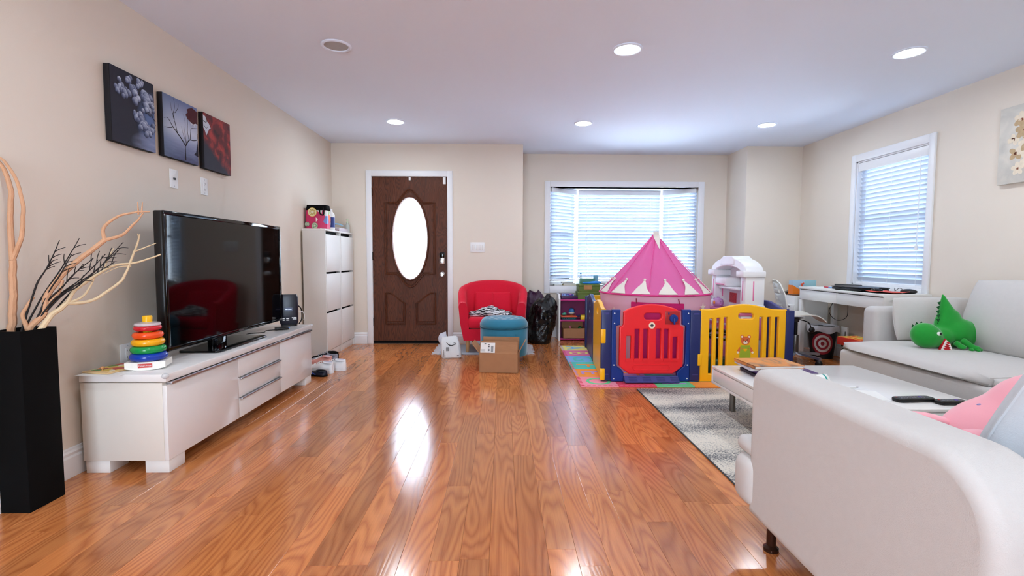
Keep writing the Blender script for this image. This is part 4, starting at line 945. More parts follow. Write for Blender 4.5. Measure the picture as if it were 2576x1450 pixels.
# shelf toys
tq = thing('globe_toy', 'small blue globe toy on the middle shelf of the toy bookcase', 'toy', (.90, 6.36, .285)); B().ell((0, 0, .085), (.04, .04, .045)).obj('ball', mat('globe_blue', (40, 110, 170), .35), tq); B().lathe([(.03, .022), (.03, .03), (.008, .04), (.01, .06)], 14).obj('foot', mat('toy_orange', (230, 120, 40), .4), tq); B().lathe([(.039, .06), (.041, .072)], 16).obj('band', mat('toy_cream', (230, 220, 200), .4), tq)
tag(B().box(.755, .965, 6.27, 6.42, .3, .318, r=.004).obj('orange_tray', mat('coral_tray', (222, 90, 60), .4)), 'flat coral tray lying on the teal basket in the toy bookcase', 'tray')
tb = thing('teal_basket', 'low teal basket on the middle shelf of the toy bookcase', 'basket', (.86, 6.345, .272)); b = B(); b.loft([[(x*k, y*k, z) for x, y in rounded(.2, .14, .015, 3, -.1, -.07)] for z, k in ((0, .92), (.026, 1))]).obj('tub', mat('teal_plastic', (20, 110, 120), .4), tb)
for k in range(7): box('slot', 'ink', tb, -.085+k*.026, -.072+k*.026, -.0706, -.069, .008, .02)
bq = B()
for i, (x, z, c_) in enumerate(((-.07, 0, 0), (.0, .006, 1), (.06, .0, 2))): pass
tag(mobj('toy_car', blob(B().ell((0, 0, .02), (.035, .02, .016)).ell((.005, 0, .032), (.02, .016, .012)), .005, 2), mat('toy_teal', (60, 150, 130), .3), None, (.80, 6.31, .3185), .3), 'tiny green toy car on the coral tray', 'toy')
tag(mobj('toy_plane', blob(B().ell((0, 0, .015), (.05, .012, .012)).ell((0, 0, .015), (.015, .05, .005)), .005, 2), mat('toy_navy', (40, 50, 90), .3), None, (.985, 6.30, .305), .6), 'small navy toy plane at the right end of the coral tray', 'toy')
yb_ = thing('yellow_game_box', 'yellow game box on the middle shelf of the toy bookcase', 'box', (1.10, 6.32, .272)); box('carton', mat('game_yellow', (246, 206, 30), .4), yb_, -.09, .10, -.05, .05, 0, .052, r=.002); box('print', 'ink', yb_, -.03, .05, -.0508, -.05, .034, .044)
cb2 = thing('cardboard_box', 'open cardboard box of toys on the bottom shelf of the toy bookcase', 'box', (.92, 6.345, .031)); b = B()
b.box(-.14, .14, -.10, -.096, 0, .13).box(-.14, .14, .086, .09, 0, .13).box(-.14, -.136, -.1, .09, 0, .13).box(.136, .14, -.1, .09, 0, .13).box(-.14, .14, -.1, .09, 0, .004).obj('body', 'cardboard', cb2, smooth=False)
B().box(-.14, .14, 0, .09, -.002, .002, M=frame_mat((0, .088, .13), (1, 0, 0), (0, .1, 1))).obj('flap', 'cardboard', cb2, smooth=False)
tag(mobj('toy_figure', blob(B().ell((0, 0, .03), (.022, .02, .03)).ell((0, 0, .075), (.016, .016, .02)), .006, 2), mat('toy_pink', (236, 130, 160), .4), None, (.88, 6.33, .09)), 'small pink toy poking out of the shelf cardboard box', 'toy')
tag(mobj('toy_figure', blob(B().ell((0, 0, .03), (.03, .024, .03)).ell((.01, 0, .06), (.026, .024, .016)), .006, 2), mat('toy_green', (40, 110, 60), .4), None, (1.0, 6.34, .10)), 'small green toy poking out of the shelf cardboard box', 'toy')
ty_ = thing('toy_bucket', 'yellow and red toy bucket on the bottom shelf of the toy bookcase', 'toy', (1.16, 6.345, .031)); B().lathe([(.055, 0), (.07, .09), (.072, .095)], 20).obj('bucket', mat('toy_red', (206, 36, 44), .35), ty_); B().lathe([(.073, .09), (.075, .12), (.05, .135), (0, .136)], 20).obj('lid', 'game_yellow', ty_); B().tube(bez([(-.07, 0, .09), (-.05, -.062, .055), (0, -.085, .04), (.05, -.062, .055), (.07, 0, .09)]), .007, 6).obj('handle', 'teal_plastic', ty_)
# ---------------- bay sill things
for i, (x0, x1, y0, y1, z0, h_, c_, lb) in enumerate(((.70, .80, 6.60, 6.76, .695, .012, (228, 226, 210), 'cream paperback at the left end of the bay sill'), (.82, 1.0, 6.60, 6.74, .695, .014, (222, 196, 110), 'yellow edged book at the bottom of the sill pile'), (.83, .985, 6.61, 6.73, .710, .014, (200, 196, 190), 'grey book in the middle of the sill pile'), (.80, .96, 6.61, 6.72, .725, .012, (70, 68, 80), 'dark book on top of the sill pile'))):
    t = thing('book', lb, 'book', (0, 0, 0), group='books on the bay sill'); t.location = ((x0+x1)/2, (y0+y1)/2, z0); a, d_ = (x1-x0)/2, (y1-y0)/2
    B().box(-a, a, -d_, d_, 0, .0018).box(-a, a, -d_, d_, h_-.0018, h_).box(-a, -a+.002, -d_, d_, 0, h_).obj('cover', mat('sillbook%d' % i, c_, .5), t, smooth=False); B().box(-a+.002, a-.003, -d_+.003, d_-.003, .0018, h_-.0018).obj('pages', 'paper', t, smooth=False)
tag(B().ell((1.10, 6.62, .732), (.036, .036, .037)).obj('red_ball', mat('ball_red', (206, 40, 60), .4)), 'small red ball on the bay sill', 'ball')
wb_ = thing('water_bottle', 'clear slim bottle standing on the bay sill', 'bottle', (1.07, 6.70, .695)); B().lathe([(.022, 0), (.024, .01), (.024, .09), (.01, .13), (.01, .15)], 16).obj('bottle', mat('bottle_clear', (190, 210, 225), .1, alpha=.5), wb_); B().lathe([(.012, .15), (.012, .165), (0, .166)], 12).obj('cap', mat('cap_blue', (90, 140, 200), .4), wb_)
tag(mobj('tissue_wad', blob(B().ell((0, 0, .02), (.05, .04, .024)).ell((.03, .01, .03), (.03, .03, .02)), .007, 1), 'paper', None, (1.17, 6.64, .696)), 'crumpled white tissue beside the red ball on the sill', 'tissue')
pc = thing('plastic_cup', 'pale blue plastic cup on the bay sill', 'cup', (1.28, 6.72, .695)); B().lathe([(.03, 0), (.032, .06), (.04, .13), (.038, .13), (.03, .06), (.027, .006)], 20).obj('cup', mat('cup_blue', (150, 205, 225), .3, transl=.3), pc); B().lathe([(.0405, .122), (.042, .13), (.038, .133)], 20, caps=False).obj('rim', 'cup_blue', pc)
tag(B().ell((1.42, 6.70, .726), (.09, .05, .03)).obj('cloth_bundle', 'paper'), 'white cloth bundle on the bay sill behind the tent', 'cloth')
tag(mobj('plush_ball', blob(B().ell((0, 0, .09), (.10, .09, .09)).ell((-.04, 0, .16), (.06, .06, .04)), .012, 3), mat('peach_plush', (240, 176, 160), .9, sheen=.4), None, (2.36, 6.62, .696)), 'peach plush toy at the right end of the bay sill', 'plush')
# ---------------- foam alphabet mat
fm_ = thing('foam_mat', 'colourful foam alphabet tile mat under the playpen', 'play mat', (.645, 3.955, 0), math.radians(-1.2))
TS = .312; TH = .013
pal = {'pink': (246, 150, 170), 'red': (226, 70, 100), 'mint': (110, 214, 150), 'orange': (250, 160, 70), 'teal': (90, 206, 196), 'blue': (130, 190, 240), 'mag': (236, 120, 170), 'yellow': (250, 236, 140), 'violet': (186, 150, 216)}
for k_, c_ in pal.items(): mat('foam_'+k_, c_, .85, var=.03, bump=.1, bscale=400)
col0 = [('pink', 'mint', 'O'), ('orange', 'violet', 'E'), ('teal', 'orange', 'F'), ('blue', 'teal', 'G'), ('mag', 'yellow', 'B'), ('yellow', 'blue', 'A')]
row0 = [('pink', 'mint', 'O'), ('red', 'pink', 'I'), ('mint', 'violet', 'H'), ('orange', 'blue', 'J'), ('blue', 'yellow', 'K'), ('yellow', 'red', 'L')]
names_ = list(pal)
for i in range(6):
    for j in range(6):
        if i == 0: tc_, lc_, ch = col0[j]
        elif j == 0: tc_, lc_, ch = row0[i]
        else: tc_, lc_, ch = names_[(i*5+j*3) % 9], names_[(i*5+j*3+4) % 9], 'MNPQRSTUVWXYZCD'[(i*5+j) % 15]
        o_ = box('tile', 'foam_'+tc_, fm_, i*TS+.0008, (i+1)*TS-.0008, j*TS+.0008, (j+1)*TS-.0008, 0, TH, r=.0015, seg=1)
        if i < 2 or j < 2: text('letter', ch, .30, 'foam_'+lc_, o_, (i*TS+TS/2, j*TS+TS/2, TH), (0, -1, 0), (1, 0, 0), .0015)
for k in range(6):   # interlocking edge teeth
    for j in range(7):
        a = (k+(j+.5)/7)*TS
        box('edge_tooth', 'foam_'+('violet' if k % 2 else 'red'), fm_, .004, .028, a-.011, a+.011, TH-.0004, TH+.0006)
        if k < 5: box('edge_tooth', 'foam_'+(('red', 'pink', 'teal', 'orange', 'pink')[k]), fm_, a-.014, a+.014, .004, .018, TH-.0004, TH+.0006)
# ---------------- playpen
pp = thing('playpen', 'plastic baby playpen with a red gate and yellow bear panel', 'playpen', (0, 0, .0228))
mat('pen_navy', (34, 44, 100), .38, var=.02); mat('pen_blue', (12, 50, 130), .35, var=.02); mat('pen_yellow', (255, 186, 14), .35, var=.015); mat('pen_red', (240, 38, 46), .32, var=.015); mat('pen_violet', (64, 66, 130), .4, var=.02)
def arch(w, h, rise, n=14): return [(w*(1-i/n), h+rise*math.sin(PI*min(1, max(0, (i/n-.12)/.76)))**1.4) for i in range(n+1)]
def slot(x, z0, z1, w=.029, g_=.009): w += 2*g_; return rounded(w, z1-z0+2*g_, .012, 3, x-w/2, z0-g_)
def pen_outline(w, h=.60, rise=.045):
    return [(0, 0), (w, 0), (w, .16), (w+.022, .165), (w+.022, .27), (w, .275)] + arch(w, h, rise) + [(0, .42), (.0, .415), (.0, .28)]
def pen_panel(p, q, m, kind='slots'):
    xd = Vector((q[0]-p[0], q[1]-p[1], 0)); w = xd.length-.07; xd.normalize(); o = Vector((p[0], p[1], 0))+xd*.035
    hs = [pen_outline(w), rounded(.145, .068, .032, 6, w*.525-.0725, .52)]
    if kind == 'slots':
        for k_, x in enumerate((.116, .177, .237)): hs.append(slot(x-.035, .06, .53+.006*k_))
        for x in (.538, .605, .672): hs.append(slot(x-.035, .06, .545))
    elif kind == 'solid': pass
    M = frame_mat(o, xd, (0, 0, 1))
    ob = B().mesh(plate(hs, .036, .009, 2), M).obj('panel', m, pp)
    return ob, M, w
PA, PB_, PC_ = (.862, 4.115), (1.645, 4.095), (2.425, 4.085)
PL1, PL2 = (.93, 4.90), (1.0, 5.68); PR1, PR2 = (2.47, 4.88), (2.51, 5.62); PBk = (1.76, 5.66)
# bear panel
ob, M, w = pen_panel(PB_, PC_, 'pen_yellow')
def flat(outl, m, name, z, par, th=.0016): return B().mesh(plate([outl], th, .0003, 1), M @ Matrix.Translation((w*.525, 0, z))).obj(name, m, par, smooth=False)
mat('bear_brown', (222, 104, 50), .5); mat('bear_green', (160, 176, 40), .5); mat('bear_cream', (248, 226, 200), .5)
zf = .0195
flat(ellipse(0, .345, .038, .036, 24), 'bear_brown', 'bear_head', zf, ob); flat(ellipse(-.030, .378, .015, .015, 16), 'bear_brown', 'bear_ear', zf, ob); flat(ellipse(.030, .378, .015, .015, 16), 'bear_brown', 'bear_ear', zf, ob)
flat(ellipse(-.030, .378, .008, .008, 12), 'bear_cream', 'bear_ear_inside', zf+.0012, ob); flat(ellipse(.030, .378, .008, .008, 12), 'bear_cream', 'bear_ear_inside', zf+.0012, ob)
flat(ellipse(0, .330, .018, .014, 16), 'bear_cream', 'bear_muzzle', zf+.0012, ob); flat(ellipse(0, .336, .006, .004, 10), 'ink', 'bear_nose', zf+.0024, ob)
for s_ in (-1, 1): flat(ellipse(s_*.014, .352, .003, .004, 8), 'ink', 'bear_eye', zf+.0012, ob); flat([(s_*.03, .30), (s_*.052, .285), (s_*.068, .255), (s_*.062, .243), (s_*.045, .25), (s_*.03, .27)], 'bear_brown', 'bear_arm', zf, ob); flat(ellipse(s_*.062, .245, .010, .009, 10), 'bear_cream', 'bear_paw', zf+.001, ob); flat(ellipse(s_*.028, .158, .026, .011, 14), 'bear_cream', 'bear_foot', zf, ob)
flat([(-.04, .305), (.04, .305), (.046, .23), (.046, .165), (.008, .165), (0, .185), (-.008, .165), (-.046, .165), (-.046, .23)], 'bear_green', 'bear_dungarees', zf+.0006, ob)
flat([(-.016, .275), (.016, .275), (.014, .262), (0, .254), (-.014, .262)], 'pen_yellow', 'bear_pocket', zf+.0022, ob)
for s_ in (-1, 1): flat(ellipse(s_*.026, .278, .005, .005, 10), 'bear_brown', 'bear_button', zf+.0022, ob)
# side and back panels
pen_panel(PL1, PA, 'pen_yellow', 'solid'); pl_, _, _ = pen_panel(PL2, PL1, 'pen_navy', 'solid'); pen_panel(PC_, PR1, 'pen_violet'); pen_panel(PR1, PR2, 'pen_navy'); pen_panel(PL2, PBk, 'pen_yellow'); pen_panel(PBk, PR2, 'pen_navy')
for k in range(5): B().ell((PL1[0]+(PL2[0]-PL1[0])*.55-.02, PL1[1]+.35+.012*k, .18+.07*k), (.003, .014, .02), nu=8, nv=6).obj('star_sticker', 'paper' if k else mat('sticker_pink', (220, 40, 120), .5), pl_)
# corner posts
def post(c, m='pen_navy', h=.60, r=.036, ang=0):
    b = B(); M = Matrix.Translation((c[0], c[1], 0)) @ Matrix.Rotation(ang, 4, 'Z')
    b.box(-r, r, -.024, .024, 0, h, r=.006, M=M); o = b.obj('post', m, pp)
    return o
p1 = post((PA[0]+.018, PA[1]), r=.044); p2 = post((PB_[0]-.018, PB_[1]), r=.044); p3 = post((PC_[0], PC_[1])); post(PL1, ang=PI/2-.08); post(PL2); post(PR1, ang=PI/2); post(PR2); post(PBk)
for (c, s_, o_) in ((PA, 1, p1), (PB_, -1, p2)):
    x = c[0]+s_*.013; box('clip', 'pen_violet', o_, x-.024, x+.024, c[1]-.0255, c[1]-.023, .565, .580); box('clip', 'pen_violet', o_, x-.024, x+.024, c[1]-.0255, c[1]-.023, .05, .058)
box('panel_tab', 'pen_yellow', p1, PA[0]-.032, PA[0]+.008, PA[1]-.034, PA[1]-.01, .32, .44, r=.006); box('panel_tab', 'pen_yellow', p1, PA[0]-.036, PA[0]+.004, PA[1]-.034, PA[1]-.01, .005, .105, r=.006)
box('panel_tab', 'pen_yellow', p2, PB_[0]+.004, PB_[0]+.04, PB_[1]-.03, PB_[1]-.006, .13, .23, r=.006)
# gate frame (blue): side stiles with curved gussets
gx0, gx1, gy = PA[0]+.063, PB_[0]-.063, 4.10
GW = gx1-gx0
def gate_side(s_):
    X = (lambda t: gx0+t) if s_ > 0 else (lambda t: gx1-t)
    o = [(X(0), 0), (X(.095), 0), (X(.095), .07), (X(.075), .095), (X(.045), .115), (X(.03), .14), (X(.026), .465), (X(.04), .475), (X(.058), .48), (X(.062), .60), (X(0), .60)]
    g_ = B().mesh(plate([o], .04, .005), frame_mat((0, gy, 0), (1, 0, 0), (0, 0, 1))).obj('gate_stile', 'pen_blue', pp)
    for z in (.02, .135, .49, .575): B().ell((X(.016), gy-.022, z), (.006, .004, .006), nu=8, nv=6).obj('bolt', 'plastic_white', g_)
gate_side(1); gate_side(-1)
B().prism([(gy-.085, 0), (gy+.02, 0), (gy+.02, .035), (gy-.03, .045), (gy-.085, .004)], gx0+.10, gx1-.10, 'x').obj('gate_ramp', 'pen_violet', pp)
rmp = pp.children[-1]
for k in range(4):
    for j in range(3): B().box(-.035, .035, -.0025, .0025, 0, .001, M=frame_mat((gx0+.17+k*.118, gy-.073+j*.015, .0128+j*.0112), (1, 0, 0), (0, .055, .041))).obj('ramp_groove', 'pen_navy', rmp)
# red gate leaf
c0 = (gx0+gx1)/2
L_ = lambda t: c0+t
hw1, hw2 = .231, .262
lo = [(L_(-.185), .072), (L_(.185), .072), (L_(.208), .092), (L_(.235), .11), (L_(hw2), .135), (L_(hw2), .455), (L_(hw1+.01), .465), (L_(hw1), .48), (L_(hw1), .585)] + [(L_(hw1*(1-2*i/12)), .595+.05*math.sin(PI*i/12)) for i in range(1, 12)] + [(L_(-hw1), .585), (L_(-hw1), .48), (L_(-hw1-.01), .465), (L_(-hw2), .455), (L_(-hw2), .135), (L_(-.235), .11), (L_(-.208), .092)]
holes = [rounded(.165, .075, .036, 6, L_(-.075), .513)]
for x, z1 in ((-.193, .385), (-.123, .445), (-.049, .445), (.059, .445), (.127, .445), (.2, .375)): holes.append(slot(L_(x), .19, z1, .038))
gate = B().mesh(plate([lo]+holes, .034, .009, 2), frame_mat((0, gy-.018, 0), (1, 0, 0), (0, 0, 1))).obj('gate_leaf', 'pen_red', pp)
B().tube([(x, gy-.036, z) for x, z in rounded(.31, .046, .022, 5, L_(-.155), .095)]+[(L_(.133), gy-.036, .095)], .003, 6, False).obj('embossed_panel', 'pen_red', gate)
for x in (-.193, -.123, -.049, .059, .127, .2): B().prism([(L_(x-.03), .172), (L_(x+.03), .172), (L_(x+.022), .195), (L_(x-.022), .195)], gy-.042, gy-.03, 'y').obj('slot_lip', 'pen_red', gate)
box('lock_plate', mat('pen_darkred', (170, 30, 34), .3), gate, L_(.112), L_(.232), gy-.0385, gy-.03, .483, .595, r=.003)
lk = B(); lk.loft([[(L_(.178)+.034*math.cos(2*PI*i/24)*k, y, .535+.034*math.sin(2*PI*i/24)*k) for i in range(24)] for y, k in ((gy-.036, 1), (gy-.056, 1), (gy-.062, .85))]).obj('lock_knob', 'pen_blue', gate)
box('lock_lever', 'pen_blue', gate, L_(.170), L_(.186), gy-.075, gy-.058, .485, .545, r=.005); B().ell((L_(.14), gy-.04, .575), (.006, .004, .012), nu=8, nv=6).obj('lock_button', 'pen_blue', gate)
B().loft([[(L_(0)+.027*math.cos(2*PI*i/24), y, .475+.027*math.sin(2*PI*i/24)) for i in range(24)] for y in (gy-.030, gy-.0375)]).obj('round_badge', 'bear_cream', gate)
B().loft([[(L_(0)+.014*math.cos(2*PI*i/20), y, .475+.011*math.sin(2*PI*i/20)) for i in range(20)] for y in (gy-.037, gy-.0385)]).obj('badge_mark', 'grey_dark', gate)
# ---------------- princess tent
tx, ty2, tr_, tzr = 1.515, 4.87, .535, .725
tt_ = thing('play_tent', 'pink castle play tent with a pointed roof and cream tabs', 'tent', (tx, ty2, .0135))
mat('tent_pink', (255, 128, 196), .6, var=.04, nscale=6, transl=.45); mat('tent_cream', (246, 238, 228), .8, var=.02, transl=.2); mat('tent_hot', (214, 26, 116), .6, transl=.2)
g = NT('tent_wall', .55); g.col(g.mix(g.noise(g.map(g.coord(), (6, 6, 1)), 1, 3), srgb(248, 216, 232), srgb(255, 236, 244)))
trb = g.n('ShaderNodeBsdfTranslucent', {'Color': srgb(250, 210, 230)}); trp = g.n('ShaderNodeBsdfTransparent'); m1 = g.n('ShaderNodeMixShader'); m1.inputs[0].default_value = .45; g.set(m1.inputs[1], g.p.outputs[0]); g.set(m1.inputs[2], trb.outputs[0]); m2 = g.n('ShaderNodeMixShader'); m2.inputs[0].default_value = .06; g.set(m2.inputs[1], m1.outputs[0]); g.set(m2.inputs[2], trp.outputs[0]); g.set(g.t.nodes['Material Output'].inputs[0], m2.outputs[0])
na = 64; rings = []
for z, k in ((0, 1), (.15, .985), (.35, .975), (.55, .98), (.70, .995), (tzr-.0135, 1)):
    rings.append([(tr_*k*(1+.008*math.sin(9*a+z*6))*math.cos(a), tr_*k*(1+.008*math.sin(9*a+z*6))*math.sin(a), z) for a in [2*PI*i/na for i in range(na)]])
B().loft(rings, False).obj('fabric_wall', 'tent_wall', tt_)
rings = []
NP = 8; zA = 1.30-.0135
for i in range(15):
    s = i/14; z = tzr-.0135+(zA-tzr+.0135)*s; r0 = tr_*(1-s)**1.06+.018*s
    rg = []
    for j in range(na):
        a = 2*PI*j/na; u = ((a/(2*PI)*NP) % 1)-.5
        k = math.cos(PI/NP)/math.cos(u*2*PI/NP)  # flat gores between seams
        k = k*s+(1-s)*1.0
        rg.append((r0*k*math.cos(a), r0*k*math.sin(a), z-.012*math.cos(u*2*PI)*(1-s)*s*2))
    rings.append(rg)
B().loft(rings, False).obj('roof', 'tent_pink', tt_)
for k in range(NP):
    a = 2*PI*(k+.5)/NP
    B().tube([((tr_*(1-s)**1.06+.018*s)*1.005*math.cos(a), (tr_*(1-s)**1.06+.018*s)*1.005*math.sin(a), tzr-.0135+(zA-tzr+.0135)*s) for s in [q/12 for q in range(13)]], .003, 5).obj('roof_seam', mat('tent_seam', (226, 66, 146), .7), tt_)
B().tube([(tr_*1.003*math.cos(2*PI*i/na), tr_*1.003*math.sin(2*PI*i/na), tzr-.0135) for i in range(na+1)], .008, 8, False).obj('rim_piping', mat('tent_rim', (216, 50, 130), .6), tt_)
for k in range(14):   # cream pennant tabs, bent on the roof slope
    a0 = 2*PI*(k+.35)/14; b = B(); rg = []
    for q in range(7):
        s = .012+q/6*.205; r_ = tr_*(1-s)**1.06+.018*s; wd = .078*(1-q/6)**1.25+.007; z = tzr-.0135+(zA-tzr+.0135)*s
        da = wd/r_; sh = .10*math.sin(q*1.0+k)*s
        L2 = [((r_+.008)*math.cos(a0+sh+t*da), (r_+.008)*math.sin(a0+sh+t*da), z+.006) for t in (-1, -.5, 0, .5, 1)]
        rg.append(L2+[(x*.992, y*.992, zz-.004) for x, y, zz in reversed(L2)])
    tb_ = b.loft(rg).obj('cream_tab', 'tent_cream', tt_)
    s = .225; r_ = tr_*(1-s)**1.06+.018*s+.006; B().ell((r_*math.cos(a0+sh), r_*math.sin(a0+sh), tzr-.0135+(zA-tzr+.0135)*s+.008), (.013, .013, .013), nu=10, nv=8).obj('tab_button', 'tent_cream', tb_)
rg = []
for s, hw_ in ((1.05, .026), (.99, .03), (.93, .028), (.86, .018), (.79, .008), (.75, .003)):
    r_ = tr_*max(0, 1-s)**1.06+.018*s; z = tzr-.0135+(zA-tzr+.0135)*s; rg.append([(-hw_, -r_-.012, z), (hw_, -r_-.012, z), (hw_, -r_-.006, z), (-hw_, -r_-.006, z)])
B().loft(rg).obj('peak_flag', 'tent_cream', tt_)
B().lathe([(.022, zA-.03), (.02, zA+.02), (0, zA+.03)], 10).obj('peak_cap', 'tent_cream', tt_)
# door flap, rolled top and ties
def on_wall(a, z, off=.006): return ((tr_+off)*math.cos(a), (tr_+off)*math.sin(a), z)
fr = []
for z in (.02, .2, .4, .60): fr.append([on_wall(-PI/2+t, z, .012) for t in (-.60, -.45, -.3, -.15, 0, .12)] + [on_wall(-PI/2+t, z, .002) for t in (.12, 0, -.15, -.3, -.45, -.60)])
B().loft(fr).obj('door_flap', 'tent_hot', tt_)
fr = []
for z in (.585, .645): fr.append([on_wall(-PI/2+t, z-.01*t, .03) for t in (-.66, -.45, -.3, -.15, 0, .18)] + [on_wall(-PI/2+t, z-.01*t, .004) for t in (.18, 0, -.15, -.3, -.45, -.66)])
B().loft(fr).obj('flap_band', 'tent_hot', tt_)
for t in (-.57, .10): B().tube([on_wall(-PI/2+t, .64, .03), on_wall(-PI/2+t-.01, .685, .02)], .005, 6).obj('tie', mat('tie_maroon', (140, 20, 60), .7), tt_)
def star(a, z, r): 
    c = Vector(on_wall(a, z, .008)); xd = Vector((-math.sin(a), math.cos(a), 0)); o = [(r*(1 if k % 2 == 0 else .38)*math.cos(PI/2+k*PI/5), r*(1 if k % 2 == 0 else .38)*math.sin(PI/2+k*PI/5)) for k in range(10)]
    B().mesh(plate([o], .0016, .0003, 1), frame_mat(c, xd, (0, 0, 1))).obj('star_print', 'tent_cream', tt_, smooth=False)
for a, z, r in ((-PI/2+.62, .60, .045), (-PI/2+.85, .35, .04), (-PI/2+.35, .5, .035), (-PI/2+.5, .2, .04), (-2.6, .55, .04)): star(a, z, r)
# ================================================================== RIGHT SIDE
# ---------------- toy kitchen inside the pen, front facing the tent
mat('toy_white', (240, 240, 242), .35, var=.01); mat('toy_rose', (236, 130, 176), .4); mat('toy_lilac', (216, 196, 216), .4)
tk = thing('toy_kitchen', 'white and pink plastic play kitchen with an arched top inside the playpen', 'toy kitchen', (2.30, 4.80, .0135), 0)
# local: x towards the wall (depth), y along width
kx0, kx1, ky = -.11, .10, .36
box('base_unit', 'toy_white', tk, kx0, kx1, -ky, ky, 0, .52, r=.012)
box('counter', 'toy_rose', tk, kx0-.02, kx1, -ky-.01, ky+.01, .52, .555, r=.012)
for y in (-ky+.02, .02):
    d = box('oven_door', 'toy_rose', tk, kx0-.012, kx0, y, y+.32, .05, .47, r=.008); box('oven_window', 'toy_lilac', d, kx0-.016, kx0-.01, y+.06, y+.26, .2, .36, r=.004); box('handle', 'toy_white', d, kx0-.03, kx0-.01, y+.05, y+.27, .40, .42, r=.006)
box('end_panel', 'toy_rose', tk, kx0+.02, kx1-.02, -ky-.006, -ky, .30, .50, r=.003); box('end_picture', mat('end_picture', (200, 150, 120), .5, var=.5, nscale=60), tk, kx0+.05, kx0+.12, -ky-.009, -ky-.005, .33, .44)
for y, wy in ((-ky+.045, .062), (ky-.045, .062)):
    c_ = box('column', 'toy_white', tk, kx0+.03, kx1, y-wy*.8, y+wy*.8, .60, .88, r=.010)
    box('column_foot', 'toy_white', c_, kx0-.005, kx1, y-wy*1.15, y+wy*1.15, .55, .62, r=.012)
    box('column_head', 'toy_white', c_, kx0-.005, kx1, y-wy*1.2, y+wy*1.2, .875, .935, r=.014); box('column_groove', 'toy_rose', c_, kx0+.027, kx0+.031, y-.006, y+.006, .66, .84, r=.001); box('column_groove', 'toy_rose', c_, kx0+.10, kx0+.112, y-wy*.82, y-wy*.78, .66, .84, r=.001)
def archband(r0, r1, n=16, y0=ky): 
    o = []
    for i in range(n+1): a = PI*i/n; o.append((-y0*math.cos(a)*1.0, .92+r1*math.sin(a)))
    for i in range(n, -1, -1): a = PI*i/n; o.append((-(y0-.05)*math.cos(a), .90+r0*math.sin(a)))
    return o
B().mesh(plate([archband(.085, .125)], .17, .012, 2), frame_mat((.0, 0, 0), (0, 1, 0), (0, 0, 1))).obj('arch', 'toy_white', tk)
B().mesh(plate([[(-.14, 1.0), (.14, 1.0), (.14, 1.035), (.09, 1.06), (-.09, 1.06), (-.14, 1.035)]], .18, .014, 2), frame_mat((.0, 0, 0), (0, 1, 0), (0, 0, 1))).obj('keystone', 'toy_white', tk)
B().mesh(plate([[(-ky+.09, .57), (ky-.09, .57), (ky-.09, .93), (.12, 1.0), (-.12, 1.0), (-ky+.09, .93)]], .03, .008, 2), frame_mat((kx1-.02, 0, 0), (0, 1, 0), (0, 0, 1))).obj('back_wall', 'toy_white', tk)
box('upper_shelf', 'toy_white', tk, kx0+.04, kx1-.02, -.2, .22, .745, .77, r=.008); hd = box('hood', 'toy_white', tk, kx0+.02, kx1-.02, .02, .26, .77, .86, r=.02); box('hood_trim', 'toy_rose', hd, kx0+.016, kx0+.024, .04, .24, .785, .797, r=.003)
nt_ = box('notice_card', mat('card_print', (205, 60, 70), .5, var=.6, nscale=90), tk, kx1-.04, kx1-.034, .10, .24, .60, .70)
tp = thing('toy_teapot', 'lilac toy teapot on the play kitchen counter', 'toy', (2.215, 4.98, .569)); B().lathe([(.03, 0), (.052, .02), (.056, .045), (.045, .075), (.03, .085), (.012, .09), (.012, .1), (0, .104)], 20).obj('pot', mat('lilac', (206, 160, 210), .35), tp); B().tube(bez([(.0, .05, .03), (0, .08, .05), (0, .095, .08)]), [.012]*16+[.008], 8).obj('spout', 'lilac', tp); B().tube(bez([(0, -.045, .065), (0, -.085, .06), (0, -.08, .03), (0, -.048, .025)]), .006, 6).obj('handle', 'lilac', tp); B().ell((-.05, -.02, .045), (.008, .02, .02)).obj('badge', mat('badge_orange', (240, 150, 70), .4), tp)
ts = thing('toy_pan', 'small blue and white toy pan on the near end of the play kitchen', 'toy', (2.25, 4.56, .569)); B().lathe([(.035, 0), (.055, .03), (.05, .03), (.03, .004)], 20).obj('pan', 'toy_white', ts); B().ell((0, 0, .03), (.042, .042, .016)).obj('lid', mat('toy_blue', (40, 80, 190), .35), ts)
# loose toys behind the bear panel
sw2 = thing('toy_steering_wheel', 'black and green ride-on toy behind the yellow bear panel', 'toy', (1.90, 4.245, .0135)); B().tube([(.10*math.cos(2*PI*i/28), .10*math.sin(2*PI*i/28)*.8, .38+.03*math.sin(2*PI*i/28)) for i in range(29)], .016, 8, False).obj('wheel_rim', 'black_plastic', sw2); B().tube([(0, .02, .37), (0, .04, .05)], .022, 10).obj('column', 'black_plastic', sw2); B().tube([(-.09, 0, .38), (.09, 0, .38)], .011, 8).obj('spoke', 'black_plastic', sw2); box('seat_body', mat('deep_green', (16, 74, 62), .45), sw2, -.12, .16, -.09, .12, 0, .17, r=.05, seg=4)
wp = tag(mobj('white_plush', blob(B().ell((0, 0, .08), (.075, .07, .08)).ell((0, -.01, .19), (.055, .05, .05)).ell((-.04, 0, .24), (.02, .015, .025)).ell((.04, 0, .24), (.02, .015, .025)), .01, 4), mat('plush_white', (226, 224, 230), .9, sheen=.4), None, (1.70, 4.235, .0135)), 'white plush toy behind the left slots of the bear panel', 'plush')
